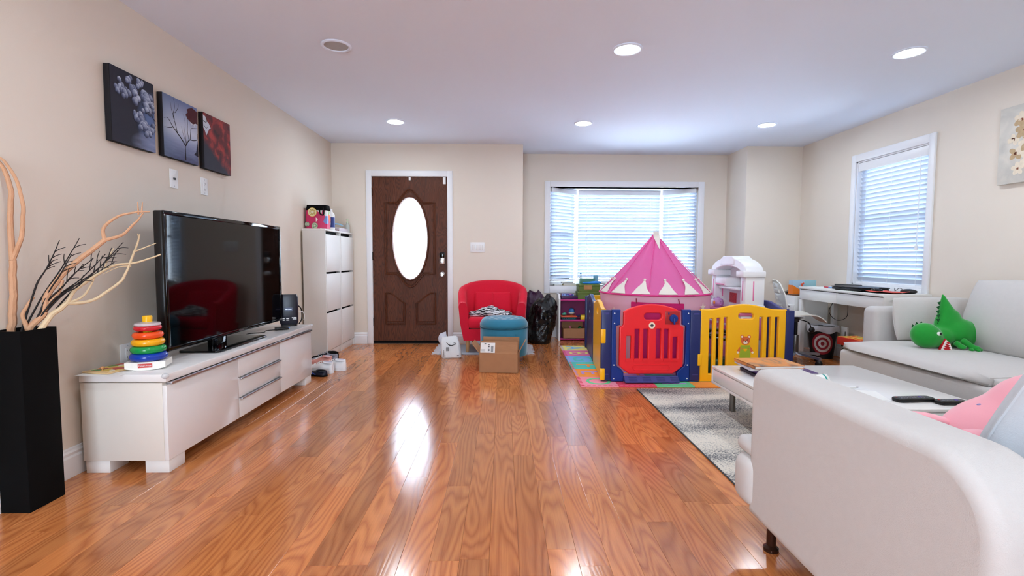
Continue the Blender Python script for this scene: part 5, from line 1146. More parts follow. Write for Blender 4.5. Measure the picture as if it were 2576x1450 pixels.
for k, (c_, lb) in enumerate((((206, 60, 70), 'red picture book, lowest of the pile behind the bear panel'), ((70, 130, 190), 'blue picture book, second in the pile behind the bear panel'), ((90, 180, 150), 'teal picture book, third in the pile behind the bear panel'), ((246, 214, 60), 'yellow picture book, fourth in the pile behind the bear panel'), ((220, 70, 140), 'pink picture book on top of the pile behind the bear panel'))):
    t = thing('picture_book', lb, 'book', (2.22+.006*(k % 3), 4.22+.004*(k % 2), .0135+k*.026), .05*(k-2), 'picture books in the pen'); B().box(-.11, .11, -.08, .08, 0, .003).box(-.11, .11, -.08, .08, .022, .025).box(-.11, -.107, -.08, .08, 0, .025).obj('cover', mat('picbook%d' % k, c_, .4), t, smooth=False); B().box(-.107, .106, -.077, .077, .003, .022).obj('pages', 'paper', t, smooth=False)
# ---------------- desk
dk = thing('desk', 'white two-drawer desk under the side window', 'desk', (3.25, 4.10, 0)); DL, DD, DH = 1.20, .41, .76
box('top', 'matte_white', dk, -.01, DD, 0, DL, DH-.022, DH, r=.003)
box('frame', 'matte_white', dk, .02, DD-.02, .012, DL-.012, DH-.125, DH-.022)
for y0, y1 in ((.008, .598), (.602, DL-.008)): d = box('drawer', 'matte_white', dk, 0, .02, y0, y1, DH-.135, DH-.03, r=.002); box('finger_groove', 'grey_dark', d, -.0005, .012, y0+.02, y1-.02, DH-.031, DH-.027)
e_ = B().mesh(plate([[(0, DH-.14), (DD-.02, DH-.14), (DD-.02, DH-.022), (0, DH-.022)], [(.05, DH-.12), (.05, DH-.05), (DD-.07, DH-.05), (DD-.07, DH-.12)]], .012, .001), frame_mat((.0, .006, 0), (1, 0, 0), (0, 0, 1))).obj('end_frame', 'matte_white', dk)
for x, y in ((.0, 0.0), (.0, DL-.045), (DD-.05, .0), (DD-.05, DL-.045)): box('leg', 'matte_white', dk, x, x+.045, y, y+.045, 0, DH-.125, r=.003)
# things on the desk
lp = thing('laptop', 'closed black laptop lying on the desk', 'laptop', (3.42, 4.62, .76), .05); box('base', 'black_plastic', lp, -.14, .13, -.19, .19, .006, .026, r=.005); box('lid', mat('laptop_lid', (18, 20, 28), .3), lp, -.145, .135, -.195, .195, .027, .038, r=.004); B().prism([(-.14, .006), (-.10, .006), (-.10, .0), (-.13, .0)], -.15, .15, 'y').obj('vent', 'black_matte', lp)
ms_ = thing('computer_mouse', 'black computer mouse in front of the laptop on the desk', 'mouse', (3.36, 4.335, .762), .4); me = blob(B().ell((0, 0, .014), (.034, .055, .022)), .005, 2)
for v in me.vertices: v.co.z = max(0, v.co.z)
mobj('shell', me, 'black_gloss', ms_); B().tube([(0, .03, .034), (0, .045, .029)], .004, 6).obj('scroll_wheel', 'grey_dark', ms_)
tag(B().box(3.28, 3.52, 4.22, 4.45, .7602, .762, r=.001).obj('mouse_pad', 'black_matte'), 'thin black mouse pad on the desk', 'mouse pad')
env = B(); nn = 8; v = []; f = []
for i in range(nn+1):
    for j in range(nn+1):
        x, y = (i/nn-.5)*.19, (j/nn-.5)*.25; v.append((x, y, .008+.008*noise.noise(Vector((x*14, y*14, 1)))+.018*max(0, (i/nn-.6))*max(0, -(j/nn-.5))))
for i in range(nn):
    for j in range(nn): f.append((i*(nn+1)+j, (i+1)*(nn+1)+j, (i+1)*(nn+1)+j+1, i*(nn+1)+j+1))
o = env.raw(v, f).obj('coral_envelope', mat('coral_red', (240, 96, 84), .5)); o.location = (3.40, 4.26, .7635); o.rotation_euler = (0, 0, .2); sm = o.modifiers.new('thick', 'SOLIDIFY'); sm.thickness = .004; tag(o, 'coral red plastic envelope on the near end of the desk', 'envelope')
tag(mobj('sunglasses_case', blob(B().ell((0, 0, .018), (.035, .065, .022)), .006, 2), 'black_plastic', None, (3.55, 4.21, .7605), .5), 'black rounded case behind the coral envelope on the desk', 'case')
tag(B().box(3.30, 3.42, 5.02, 5.24, .7602, .764, r=.001).obj('notepad', 'paper'), 'white notepad on the far end of the desk', 'notepad')
pn = thing('marker_pen', 'red and blue marker pen on the notepad', 'pen', (3.36, 4.98, .7695)); B().tube([(0, .0, 0), (0, .07, 0)], .006, 8).obj('cap', mat('pen_redcap', (210, 30, 60), .4), pn); B().tube([(0, -.07, 0), (0, .0, 0)], .0055, 8).obj('barrel', mat('pen_bluebarrel', (110, 160, 220), .4), pn)
tag(B().box(3.50, 3.62, 4.86, 5.10, .7605, .80, r=.003).obj('black_tray', 'black_plastic'), 'black document tray behind the laptop', 'tray')
tag(B().tube(bez([(3.60, 4.42, .762), (3.58, 4.40, .80), (3.55, 4.36, .775), (3.57, 4.33, .80), (3.60, 4.30, .762)]), .0025, 6).obj('desk_cable', 'black_plastic'), 'thin black cable curling on the desk by the window', 'cable')
tag(B().tube(bez([(3.40, 4.95, .635), (3.36, 4.96, .52), (3.40, 4.90, .44), (3.46, 4.84, .48), (3.44, 4.80, .635)]), .003, 6).obj('hanging_cable', 'black_plastic'), 'black cable loop hanging below the desk drawers', 'cable')
tag(B().tube([(3.66, 4.02, .66), (3.67, 3.96, .58)], .007, 6).obj('wall_cable', 'black_plastic'), 'short black cable end between the desk and the right wall', 'cable')
# ---------------- drawer unit on castors
du = thing('drawer_unit', 'narrow white drawer unit on castors at the far end of the desk', 'drawer unit', (3.22, 5.36, 0)); box('body', 'matte_white', du, .02, .40, 0, .32, .075, .65, r=.004)
for z0, z1 in ((.08, .33), (.335, .44), (.445, .55), (.555, .645)): d = box('drawer', 'matte_white', du, 0, .02, .004, .316, z0, z1, r=.003); box('handle', 'steel_grey', d, -.008, .004, .05, .27, z1-.022, z1-.014, r=.002)
for x, y in ((.05, .04), (.36, .04), (.05, .28), (.36, .28)): B().lathe([(.030, -.012), (.034, -.006), (.034, .006), (.030, .012)], 16).obj('castor', mat('castor_white', (210, 210, 212), .4), du); c_ = du.children[-1]; c_.rotation_euler = (PI/2, 0, 0); c_.location = (x, y, .034)
for (x, y) in ((.05, .04), (.36, .04), (.05, .28), (.36, .28)): box('castor_fork', 'castor_white', du, x-.014, x+.014, y-.018, y+.018, .05, .0755, r=.004)
mf = thing('magazine_file', 'blue and orange cardboard magazine file on the drawer unit', 'file box', (3.38, 5.40, .668), 0)
B().prism([(-.13, 0), (.13, 0), (.13, .155), (-.13, .155)], .02, .10, 'y').obj('file', mat('file_blue', (176, 206, 226), .6), mf); B().prism([(-.132, 0), (.03, 0), (-.132, .10)], .014, .104, 'y').obj('orange_wedge', mat('file_orange', (246, 130, 30), .6), mf); B().ell((-.03, .016, .10), (.014, .004, .024)).ell((-.015, .016, .12), (.010, .004, .010)).obj('printed_animal', mat('print_orange', (222, 90, 60), .6), mf)
box('file_spine', mat('file_teal', (160, 206, 214), .6), mf, .0, .13, .016, .02, .0, .155)
tag(B().box(3.25, 3.60, 5.38, 5.66, .651, .6675, r=.002).obj('brown_folder', mat('folder_brown', (120, 84, 62), .6)), 'brown folder lying on top of the drawer unit', 'folder')
tag(B().prism([(-.08, 0), (.06, 0), (.06, .045)], -.04, .04, 'y').obj('stapler', 'black_plastic', None, (3.30, 5.58, .668)), 'black wedge shaped stapler beside the magazine file', 'stapler')
# ---------------- swivel chair
ch = thing('swivel_chair', 'white plywood swivel chair with round holes and a metal star base', 'chair', (3.0, 4.93, 0), -.26)
mat('ply_white', (236, 232, 222), .35)
for k in range(5):
    a = 2*PI*k/5+.35; c_, s_ = math.cos(a), math.sin(a)
    l_ = B().loft([[(c_*r-s_*y, s_*r+c_*y, z) for y, z in ((-w, zt-.022), (w, zt-.022), (w*.8, zt), (-w*.8, zt))] for r, w, zt in ((.02, .026, .115), (.27, .018, .092))]).obj('base_spoke', 'aluminium', ch)
    x, y = .255*c_, .255*s_
    w_ = B().lathe([(.024, -.022), (.032, -.016), (.032, .016), (.024, .022)], 16).obj('castor', 'black_plastic', l_); w_.rotation_euler = (PI/2, 0, a+.5); w_.location = (x, y, .033); B().tube([(x, y, .04), (x, y, .085)], .008, 8).obj('castor_stem', 'aluminium', l_)
B().lathe([(.032, .09), (.034, .10), (.031, .28), (.029, .285)], 20).obj('outer_column', 'steel_grey', ch); B().lathe([(.017, .28), (.017, .43)], 14).obj('piston', 'black_plastic', ch); B().lathe([(.03, .42), (.035, .45), (.075, .462)], 16).obj('seat_plate', 'grey_dark', ch)
B().tube(bez([(.03, -.02, .445), (.10, -.05, .42), (.12, -.07, .37)]), .005, 6).obj('height_lever', 'black_plastic', ch); B().ell((.125, -.075, .35), (.028, .012, .03)).obj('lever_grip', 'black_plastic', ch)
sp_ = []
for i in range(11):
    x = -.17+.40*i/10; z = .475+.028*math.sin((i-1)/10*PI)-.05*max(0, (i-7)/3)**2; w = .195-.03*abs(i-4)/6; sp_.append([(x, -w, z), (x, -w*.5, z-.008), (x, w*.5, z-.008), (x, w, z), (x, w, z+.011), (x, w*.5, z+.003), (x, -w*.5, z+.003), (x, -w, z+.011)])
sb_ = B().loft(sp_).obj('seat', 'ply_white', ch)
for x, y in ((-.05, -.06), (.09, -.06), (-.05, .06), (.09, .06)): B().lathe([(0, 0), (.012, 0), (.012, .002), (0, .003)], 10, c=(x, y, .498)).obj('seat_screw', 'steel_grey', sb_)
bo = [(-.16, 0), (.16, 0), (.185, .10), (.18, .24), (.13, .345), (.06, .375), (-.06, .375), (-.13, .345), (-.18, .24), (-.185, .10)]
hol = [ellipse(x, y, .022, .022, 16) for x, y in ((-.09, .27), (.09, .27), (0, .20), (-.10, .11), (.10, .11), (0, .06), (0, .32))]
me = plate([bo]+hol, .012, .003, 2); Mx = frame_mat((-.155, 0, .47), (0, -1, 0), (-.10, 0, 1)); me.transform(Mx)
for v in me.vertices: v.co.x += .9*v.co.y**2-.10*max(0, v.co.z-.62)
mobj('backrest', me, 'ply_white', ch)
# ---------------- waste basket with target print
wbk = thing('waste_basket', 'black mesh waste basket with a red target and a white liner', 'waste basket', (3.45, 5.185, 0))
mat('mesh_black', (26, 26, 30), .5, alpha=.82); mat('target_red', (150, 26, 40), .6); mat('target_white', (214, 204, 200), .6); mat('liner_white', (232, 232, 236), .45, bump=.5, bscale=30, transl=.2)
B().lathe([(.105, 0), (.105, .01), (.138, .33), (.14, .335)], 28, caps=False).obj('mesh_body', 'mesh_black', wbk); B().lathe([(0, .002), (.105, .002)], 24, caps=False).obj('floor_disc', 'black_matte', wbk)
rg = []
for z, k in ((.33, .99), (.352, 1.03), (.35, 1.06), (.32, 1.10), (.285, 1.07)): rg.append([(.138*k*(1+.03*math.sin(7*a)+.02*math.sin(17*a))*math.cos(a), .138*k*(1+.03*math.sin(7*a))*math.sin(a), z+(.012*math.sin(5*a+1) if z < .33 else 0)) for a in [2*PI*i/40 for i in range(40)]])
B().loft(rg, False).obj('liner', 'liner_white', wbk)
for k, r in enumerate((.105, .082, .060, .039, .018)):
    a0 = -PI/2-.55; cz = .165; b = B(); n = 28; inner = (.105, .082, .060, .039, .018, 0)[k+1]
    def tp_(rr, th): 
        u = rr*math.cos(th); z = cz+rr*math.sin(th)*1.12; R_ = .105+.033*z/.33+.002+.0004*k; aa = a0+u/R_; return (R_*math.cos(aa), R_*math.sin(aa), z)
    b.loft([[tp_(r, 2*PI*i/n) for i in range(n)], [tp_(max(inner, .0005), 2*PI*i/n) for i in range(n)]], False).obj('target_ring', 'target_red' if k % 2 == 0 else 'target_white', wbk)
# ---------------- game boxes behind the sofa
print_mat('game_print', [(220, 60, 40), (246, 200, 70), (240, 120, 40), (200, 190, 90)], 40)
gb = thing('board_game', 'flat red board game box on a green stool behind the sofa end', 'box', (3.11, 4.17, .30), .1); box('carton', mat('game_red', (206, 52, 36), .5), gb, -.10, .09, -.12, .14, 0, .07, r=.002); box('printed_lid', 'game_print', gb, -.095, .085, -.115, .135, .07, .0715)
gs = thing('green_stool', 'dark green box stool under the red board game', 'stool', (3.115, 4.18, 0), .1); box('stool_top', mat('moss', (62, 78, 36), .6), gs, -.085, .08, -.10, .11, .28, .299, r=.003)
for x in (-.08, .055): box('stool_side', 'moss', gs, x, x+.02, -.09, .10, 0, .28, r=.002)
# ---------------- area rug
g = NT('rug_pile', .98); o_ = g.coord(); sp3 = g.noise(g.map(o_, (1, 1.6, 1)), 95, 3, .3); band = g.noise(g.map(o_, (.7, 2.4, 1)), 1.5, 3)
f_ = g.math('ADD', g.math('MULTIPLY', sp3, 1.15), g.math('MULTIPLY', g.math('SUBTRACT', band, .5), 1.1))
g.col(g.ramp(f_, [(.46, srgb(222, 214, 200)), (.62, srgb(190, 186, 178)), (.72, srgb(112, 112, 116)), (.9, srgb(52, 54, 62))])); g.bump(sp3, .5, .006)
rg_ = thing('area_rug', 'mottled grey and cream area rug under the coffee table', 'rug', (1.085, 1.2, 0)); box('pile', 'rug_pile', rg_, 0, 1.9, 0, 2.685, .0005, .011, r=.003); B().tube([(0.002, 0.002, .005), (.002, 2.683, .005), (1.898, 2.683, .005), (1.898, .002, .005), (.002, .002, .005)], .005, 6).obj('bound_edge', mat('rug_edge', (66, 70, 80), .9), rg_)
RZ = .011
# ---------------- coffee table
ct = thing('coffee_table', 'square glossy white coffee table with drawers and metal legs', 'coffee table', (1.455, 2.345, RZ)); S_ = 1.0; h0, h1 = .185, .305
box('top', 'gloss_white', ct, 0, S_, 0, S_, h1-.018, h1, r=.003); box('bottom', 'gloss_white', ct, 0, S_, 0, S_, h0, h0+.018, r=.002); box('core', 'matte_white', ct, .012, S_-.05, .02, S_-.02, h0+.018, h1-.018)
for y in (0.004, S_-.022): box('end_post', 'gloss_white', ct, .0, .03, y, y+.018, h0+.017, h1-.017); box('end_post', 'gloss_white', ct, S_-.03, S_, y, y+.018, h0+.017, h1-.017)
box('drawer', 'gloss_white', ct, .001, .013, .12, S_-.026, h0+.021, h1-.021, r=.002); box('drawer', 'gloss_white', ct, .03, S_-.03, .0, .02, h0+.021, h1-.021, r=.002)
for x, y in ((.13, .95), (.13, .13), (.87, .13), (.87, .87)): B().lathe([(.019, 0), (.019, h0)], 16, c=(x, y, 0)).obj('leg', 'steel_grey', ct)
TZ = h1+RZ
def book(label, c, z, w, d, h, rz, m, name='book'):
    t = thing(name, label, 'book', (c[0], c[1], z), rz, 'books on the coffee table'); a, b_ = w/2, d/2
    B().box(-a, a, -b_, b_, 0, .003).box(-a, a, -b_, b_, h-.003, h).box(-a, -a+.003, -b_, b_, 0, h).obj('cover', m, t, smooth=False); B().box(-a+.003, a-.004, -b_+.004, b_-.004, .003, h-.003).obj('pages', 'paper', t, smooth=False)
    return t
mat('bk_dark', (52, 46, 60), .4); mat('bk_violet', (74, 40, 110), .35); mat('bk_white', (214, 214, 224), .4); print_mat('bk_orange', [(214, 120, 60), (236, 150, 70), (200, 150, 110), (120, 110, 110), (190, 110, 60)], 9)
g = NT('savanna_print', .3); n_ = g.noise(g.map(g.coord(), (6, 3, 1)), 2, 3, 1); g.col(g.ramp(n_, [(.3, srgb(90, 84, 86)), (.42, srgb(196, 130, 80)), (.55, srgb(230, 140, 50)), (.7, srgb(214, 170, 120))]))
bz = TZ+.0005
bc_ = (1.80, 2.97)
book('dark covered book at the bottom of the coffee table pile', (1.755, 3.085), bz, .34, .25, .018, -.05, 'bk_dark')
book('violet spined book in the coffee table pile', (1.77, 3.075), bz+.0185, .35, .26, .022, -.02, 'bk_violet')
book('white ring bound book, third in the coffee table pile', (1.715, 3.105), bz+.041, .32, .25, .016, -.08, 'bk_white')
book('orange wildlife picture book on top of the coffee table pile', (1.715, 3.10), bz+.0575, .32, .25, .020, .05, 'savanna_print')
tag(B().box(-.07, .07, -.05, .05, 0, .0012).obj('greeting_card', mat('card_cream', (244, 236, 200), .6, var=.1, nscale=30), None, (1.64, 2.50, TZ+.0008), .2), 'cream printed card on the coffee table edge behind the armrest', 'card')
tag(B().box(-.10, .14, -.10, .10, 0, .001).obj('paper_sheet', 'paper', None, (1.93, 2.62, TZ+.0008), -.3), 'white sheet of paper on the coffee table', 'paper')
cupm = mat('cup_paper', (240, 240, 236), .5); cp = thing('paper_cup', 'white paper cup with teal lettering lying on the coffee table', 'cup', (1.775, 2.72, TZ+.042), 0)
Mc = Matrix.Rotation(PI/2-.06, 4, 'Y') @ Matrix.Identity(4)
def lat(prof, n=24): return [[Mc @ Vector((r*math.cos(2*PI*j/n), r*math.sin(2*PI*j/n), z)) for j in range(n)] for r, z in prof]
B().loft(lat([(.030, -.06), (.042, .06), (.040, .06), (.028, -.056)]), False).obj('cup', cupm, cp); B().loft(lat([(.0435, .057), (.0435, .064), (.039, .064), (.039, .057)]), False).obj('rolled_rim', cupm, cp); B().loft(lat([(0, -.054), (.030, -.054)]), False).obj('base_disc', cupm, cp); B().loft(lat([(.0408, .045), (.0418, .053)]), False).obj('printed_band', mat('print_teal', (40, 160, 150), .5), cp)
text('printed_word', 'THE', .03, 'print_teal', cp, (.005, -.036, .012), (1, 0, 0), (0, .35, .94), .0003)
for k, (x, y, a, lb) in enumerate(((1.93, 2.70, .5, 'white pen lying nearest the paper cup'), (1.97, 2.71, .15, 'white pen lying across the other pen beside the cup'))): t = thing('pen', lb, 'pen', (x, y, TZ+.006+.006*k), a, 'pens on the coffee table'); B().tube([(-.06, 0, 0), (.045, 0, 0)], .0045, 8).obj('barrel', 'paper', t); B().tube([(.045, 0, 0), (.065, 0, 0)], [.004, .0012], 8).obj('tip', 'grey_dark', t)
def remote(label, c, rz, L, W): 
    t = thing('remote_control', label, 'remote', (c[0], c[1], TZ), rz); B().mesh(plate([rounded(L, W, W*.35, 5, -L/2, -W/2)], .02, .007, 3), Matrix.Translation((0, 0, .0105))).obj('casing', 'black_plastic', t); b = B()
    for i in range(int(L/.017)-1):
        for j in range(3): b.box(-L/2+.015+i*.016, -L/2+.025+i*.016, -W*.32+j*W*.24, -W*.32+j*W*.24+W*.15, .0195, .0225, r=.001, seg=1)
    b.obj('keys', mat('remote_keys', (120, 120, 128), .5), t); B().lathe([(.010, .02), (.009, .0235), (0, .024)], 14, c=(L*.18, 0, 0)).obj('round_key', mat('key_violet', (90, 70, 150), .5), t); box('red_key', mat('key_red', (200, 40, 40), .5), t, -L/2+.008, -L/2+.014, W*.1, W*.25, .0195, .0225)
remote('long black television remote on the coffee table', (2.15, 2.485, 0), .07, .20, .05); remote('short black remote on the table corner nearest the pink plush', (2.30, 2.43, 0), .0, .14, .042)
# ---------------- sofa along the right wall
sr = thing('chaise_sofa', 'cream fabric sofa along the right wall with loose back cushions', 'sofa', (0, 0, 0))
Y0, Y1 = 1.0, 3.80
B().box(2.66, 3.64, Y0, Y1, .14, .355, r=.035, seg=4).obj('base', 'sofa_cloth', sr)
B().box(2.95, 3.655, 3.79, 3.96, .14, .68, r=.05, seg=5).obj('end_arm', 'sofa_cloth', sr)
B().box(3.50, 3.66, Y0, 3.79, .14, .68, r=.05, seg=5).obj('back_frame', 'sofa_cloth', sr)
def seat_pad(y0, y1, name='seat_cushion'):
    b = B(); rings = []; n = 14
    X0, X1 = 2.63, 3.50
    for i in range(n+1):
        s = i/n; ex = math.sin(min(1, s*6)*PI/2)*math.sin(min(1, (1-s)*6)*PI/2)
        y = y0+(y1-y0)*s
        rings.append([(X0+.06*(1-ex)+.0, y, .375), (X0+.015+.05*(1-ex), y, .392+.012*ex), (X0+.06, y, .405+.022*ex), (X0+.25, y, .41+.032*ex+.004*noise.noise(Vector((y*5, 0, 0)))), (X0+.55, y, .41+.032*ex+.004*noise.noise(Vector((y*5, 3, 0)))), (X1, y, .405+.02*ex), (X1, y, .357), (X0+.05, y, .357)])
    return b.loft(rings).obj(name, 'sofa_cloth', sr, ang=70)
seat_pad(2.62, 3.785); seat_pad(1.05, 2.60)
for x, y in ((2.75, 3.7), (3.55, 3.88), (2.75, 1.25)): B().lathe([(.02, 0), (.02, .13)], 14, c=(x, y, RZ)).obj('leg', 'steel_grey', sr)
def cushion(label, c, w, d, h, rot, m='sofa_cloth', sv=0, group='loose sofa cushions', name='cushion'):
    t = thing(name, label, 'cushion', c, 0, group); M = Euler(rot).to_matrix().to_4x4()
    B().cushion(w, d, h, M, seedv=sv).obj('cover', m, t, ang=80, doubles=True)
    b = B(); n = 40; P = []
    for k in range(n+1):
        a = 2*PI*k/n; u = math.copysign(abs(math.cos(a))**.35, math.cos(a)); v = math.copysign(abs(math.sin(a))**.35, math.sin(a)); kk = 1-.05*u*u*v*v; P.append(M @ Vector((u*w/2*kk, v*d/2*kk, 0)))
    b.tube(P, .0035, 5, False).obj('seam', m, t)
    return t
cushion('flat cream cushion leaning on the far arm of the sofa, behind the green dinosaur', (3.32, 3.70, .60), .62, .34, .15, (math.radians(80), 0, 0), sv=1)
cushion('tall cream back cushion at the far right of the sofa', (3.37, 3.06, .67), .86, .52, .22, (math.radians(76), 0, -PI/2), sv=2)
cushion('small white cushion lying at the right edge of the sofa seat', (3.28, 2.55, .50), .40, .40, .12, (.15, -.12, .3), m=mat('white_cloth', (232, 230, 226), .95, bump=.15, bscale=500), sv=3)
# ---------------- green dinosaur plush
mat('dino_green', (24, 150, 48), .85, var=.08, nscale=30, sheen=.5); mat('dino_dark', (16, 84, 40), .85); mat('dino_red', (190, 20, 34), .8); mat('felt_white', (244, 244, 240), .8)
dn = thing('dinosaur_plush', 'green dinosaur plush with an open red mouth on the sofa', 'plush', (3.10, 3.35, .437), 0)
s = B()
s.ell((-.155, -.02, .092), (.10, .08, .088), (0, .5, 0)); s.ell((-.12, -.02, .07), (.085, .07, .062), (0, .5, 0)); s.ell((-.03, 0, .085), (.10, .07, .065)); s.ell((.09, .02, .105), (.135, .095, .105), (0, -.15, 0)); s.ell((.16, .02, .10), (.10, .09, .095)); s.ell((.04, .03, .17), (.085, .065, .11), (0, .35, 0))
for k in range(7): t_ = k/6; s.ell((.04-.045*t_, .03, .22+.13*t_), (.058*(1-t_)+.010, .045*(1-t_)+.010, .045))
me = blob(s, .011, 5)
for v in me.vertices:
    if v.co.z < .004: v.co.z = .004
body = mobj('body', me, 'dino_green', dn, ang=80)
def limb(pts, rr, nm): mobj(nm, blob(B().tube(bez(pts, 5), [rr[0]+(rr[1]-rr[0])*i/((len(pts)-1)*5) for i in range((len(pts)-1)*5+1)], 10).ell(pts[-1], (rr[1]*1.7, rr[1]*1.5, rr[1]*1.1)), .008, 3), 'dino_green', dn, ang=80)
limb([(.05, -.07, .07), (.075, -.10, .04), (.10, -.125, .02)], (.024, .018), 'arm'); limb([(.19, -.05, .11), (.245, -.075, .08), (.25, -.09, .028)], (.032, .026), 'leg'); limb([(.0, -.075, .055), (.03, -.10, .025)], (.02, .016), 'arm')
for x, y, z in ((.065, -.13, .012), (.095, -.145, .012), (.125, -.13, .012), (.225, -.115, .015), (.25, -.125, .015), (.275, -.11, .015)): B().ell((x, y, z), (.013, .018, .011), nu=10, nv=8).obj('claw', 'dino_green', dn)
mw = [(-.115, .002), (-.035, .002), (-.045, .045), (-.075, .075), (-.095, .045)]
Mm = frame_mat((0, -.087, 0), (1, 0, 0), (0, .12, 1)); mth = B().mesh(plate([mw], .02, .003, 1), Mm).obj('mouth', 'dino_red', dn)
b = B()
for i in range(5):
    a = (-.113+.0075*i, .004+.0135*i); b2 = (-.113+.0075*(i+1), .004+.0135*(i+1)); b.mesh(plate([[a, b2, (a[0]+.022, a[1]+.004)]], .004, .0008, 1), Mm @ Matrix.Translation((0, 0, .011)))
for i in range(3):
    a = (-.037-.004*i, .004+.014*i); b2 = (-.037-.004*(i+1), .004+.014*(i+1)); b.mesh(plate([[a, b2, (a[0]-.016, a[1]+.008)]], .004, .0008, 1), Mm @ Matrix.Translation((0, 0, .011)))
b.obj('teeth', 'felt_white', mth)
ey = B().ell((-.128, -.093, .115), (.016, .008, .013), (0, .3, 0)).obj('eye', 'felt_white', dn); B().ell((-.124, -.100, .115), (.008, .004, .009)).obj('pupil', 'ink', ey)
b = B()
for i, (x, z, a) in enumerate(((-.215, .148, -.5), (-.19, .162, -.25), (-.16, .166, .0), (-.03, .165, -.9), (-.035, .195, -1.2), (-.035, .225, -1.3), (-.04, .255, -1.35), (-.04, .285, -1.4), (-.035, .315, -1.4))):
    b = B(); b.raw([(x-.012*math.cos(a), .012, z+.012*math.sin(a)), (x+.012*math.cos(a), .012, z-.012*math.sin(a)), (x-.012*math.cos(a), .02, z+.012*math.sin(a)), (x+.012*math.cos(a), .02, z-.012*math.sin(a)), (x+.022*math.sin(a), .016, z+.022*math.cos(a))], [(0, 1, 4), (1, 3, 4), (3, 2, 4), (2, 0, 4), (0, 2, 3, 1)]); b.obj('spike', 'dino_dark', dn, smooth=False)
B().box(.205, .225, -.01, .01, .19, .21, r=.002).obj('sewn_tag', 'felt_white', dn)
# ---------------- foreground sofa (its arm end faces the left)
sf = thing('armrest_sofa', 'cream fabric sofa in the right foreground seen past its armrest', 'sofa', (0, 0, 0))
b = B(); rings = []
# armrest: thick upholstered slab, slightly bowed top, rounded edges
AX0, AX1, AY0, AY1 = .905, 1.075, .70, 1.755
ol = [(1.72, .15), (1.72, .605)]+[(1.69+.03*math.cos(a), .605+.03*math.sin(a)) for a in (PI/6, PI/3, PI/2)]+[(1.01+.13*math.cos(a), .505+.13*math.sin(a)) for a in [PI/2+PI/2*k/10 for k in range(11)]]+[(.88, .15)]
B().mesh(plate([ol], AX1-AX0, .032, 5), frame_mat(((AX0+AX1)/2, 0, 0), (0, 1, 0), (0, 0, 1))).obj('armrest', 'sofa_cloth', sf, ang=70)
B().box(AX1-.02, 2.60, .80, 1.83, .14, .36, r=.04, seg=4).obj('base', 'sofa_cloth', sf)
B().box(AX1-.02, 2.60, .66, .82, .14, .68, r=.05, seg=5).obj('back_frame', 'sofa_cloth', sf)
B().box(AX1-.01, 1.82, .84, 1.88, .362, .44, r=.035, seg=4).obj('seat_cushion', 'sofa_cloth', sf); B().box(1.83, 2.60, .84, 1.88, .362, .44, r=.035, seg=4).obj('seat_cushion', 'sofa_cloth', sf)
for x, y in ((.975, 1.70), (.975, .78), (2.5, 1.70), (2.5, .78)):
    B().lathe([(.026, 0), (.026, .012), (.016, .02), (.016, .13)], 16, c=(x, y, RZ if x > 1.1 else 0)).obj('leg', mat('leg_bronze', (70, 48, 38), .25, metal=.8), sf)
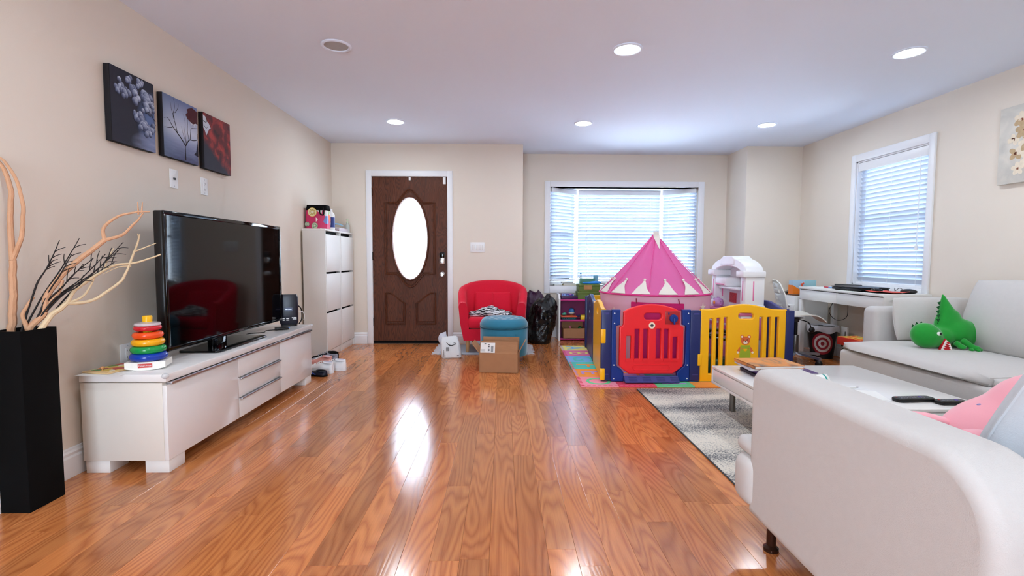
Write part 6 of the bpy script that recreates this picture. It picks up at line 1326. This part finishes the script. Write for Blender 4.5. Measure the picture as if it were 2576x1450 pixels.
# grey pillow and pink plush on it
gp = cushion('large pale grey pillow upright beside the foreground armrest', (1.385, 1.075, .68), .52, .52, .17, (math.radians(116), 0, 0), m=mat('grey_pillow', (200, 203, 208), .95, bump=.2, bscale=400, sheen=.2), sv=6, group='pillows on the foreground sofa')
pk = thing('pink_plush', 'smooth pink plush toy resting between the armrest and grey pillow', 'plush', (1.47, 1.36, .445))
mat('plush_pink', (246, 168, 180), .8, var=.03, sheen=.4)
s = B(); s.ell((.0, .0, .11), (.20, .14, .11), (0, -.25, 0)); s.ell((.06, -.02, .17), (.15, .12, .115), (0, -.4, 0)); s.ell((.16, -.02, .20), (.12, .11, .12))
mobj('body', blob(s, .014, 6), 'plush_pink', pk, ang=80)
mobj('fin', blob(B().ell((-.20, .05, .135), (.085, .04, .018), (0, .2, .1)), .008, 3), 'plush_pink', pk, ang=80); mobj('fin', blob(B().ell((-.235, -.14, .15), (.065, .04, .020), (0, .1, .3)), .008, 3), 'plush_pink', pk, ang=80)
B().ell((-.088, .01, .186), (.008, .009, .008)).obj('eye', mat('eye_lilac', (150, 140, 190), .4), pk)
# white cushion edge poking out in front of the arm
B().box(.885, AX1+.05, 1.70, 1.835, .145, .33, r=.045, seg=4).obj('front_rail', 'sofa_cloth', sf); B().box(.905, AX1+.05, 1.72, 1.85, .325, .385, r=.028, seg=4).obj('seat_edge', 'sofa_cloth', sf)
# ---------------- flower canvas on right wall
g = NT('linen_wash', .85); n_ = g.noise(g.coord(), 7, 5, .5); g.col(g.ramp(n_, [(.3, srgb(196, 192, 184)), (.7, srgb(226, 220, 208))]))
fc = thing('flower_canvas', 'pale canvas painted with cream flowers at the right edge of the wall', 'painting', (XR, 3.02, 1.605)); B().box(-.036, -.002, 0, .575, 0, .55, r=.003).obj('stretched_canvas', 'linen_wash', fc)
mat('petal_cream', (232, 218, 196), .85, var=.15, nscale=50); mat('petal_tan', (190, 164, 128), .85, var=.2, nscale=50); mat('stamen', (140, 84, 60), .8)
rp = random.Random(9)
for (y, z, r) in ((.42, .44, .055), (.40, .36, .06), (.47, .31, .04), (.38, .27, .055), (.45, .21, .05), (.37, .16, .06), (.43, .10, .045), (.30, .42, .06), (.28, .2, .07), (.25, .33, .06)):
    for k in range(5):
        a = 2*PI*k/5+rp.random(); cy, cz = y+r*.55*math.cos(a), z+r*.55*math.sin(a)
        B().raw([(-.0362-.0004*rp.random(), cy+r*.55*math.cos(q)*math.cos(a)-r*.36*math.sin(q)*math.sin(a), cz+r*.55*math.cos(q)*math.sin(a)+r*.36*math.sin(q)*math.cos(a)) for q in [2*PI*i/14 for i in range(14)]], [tuple(range(14))]).obj('painted_petal', rp.choice(('petal_cream', 'petal_cream', 'petal_tan')), fc, smooth=False)
    b = B()
    for k in range(6): b.box(-.0375, -.0368, y+rp.uniform(-.012, .012), y+rp.uniform(-.012, .012)+.004, z+rp.uniform(-.012, .012), z+.006)
    b.obj('painted_stamens', 'stamen', fc, smooth=False)
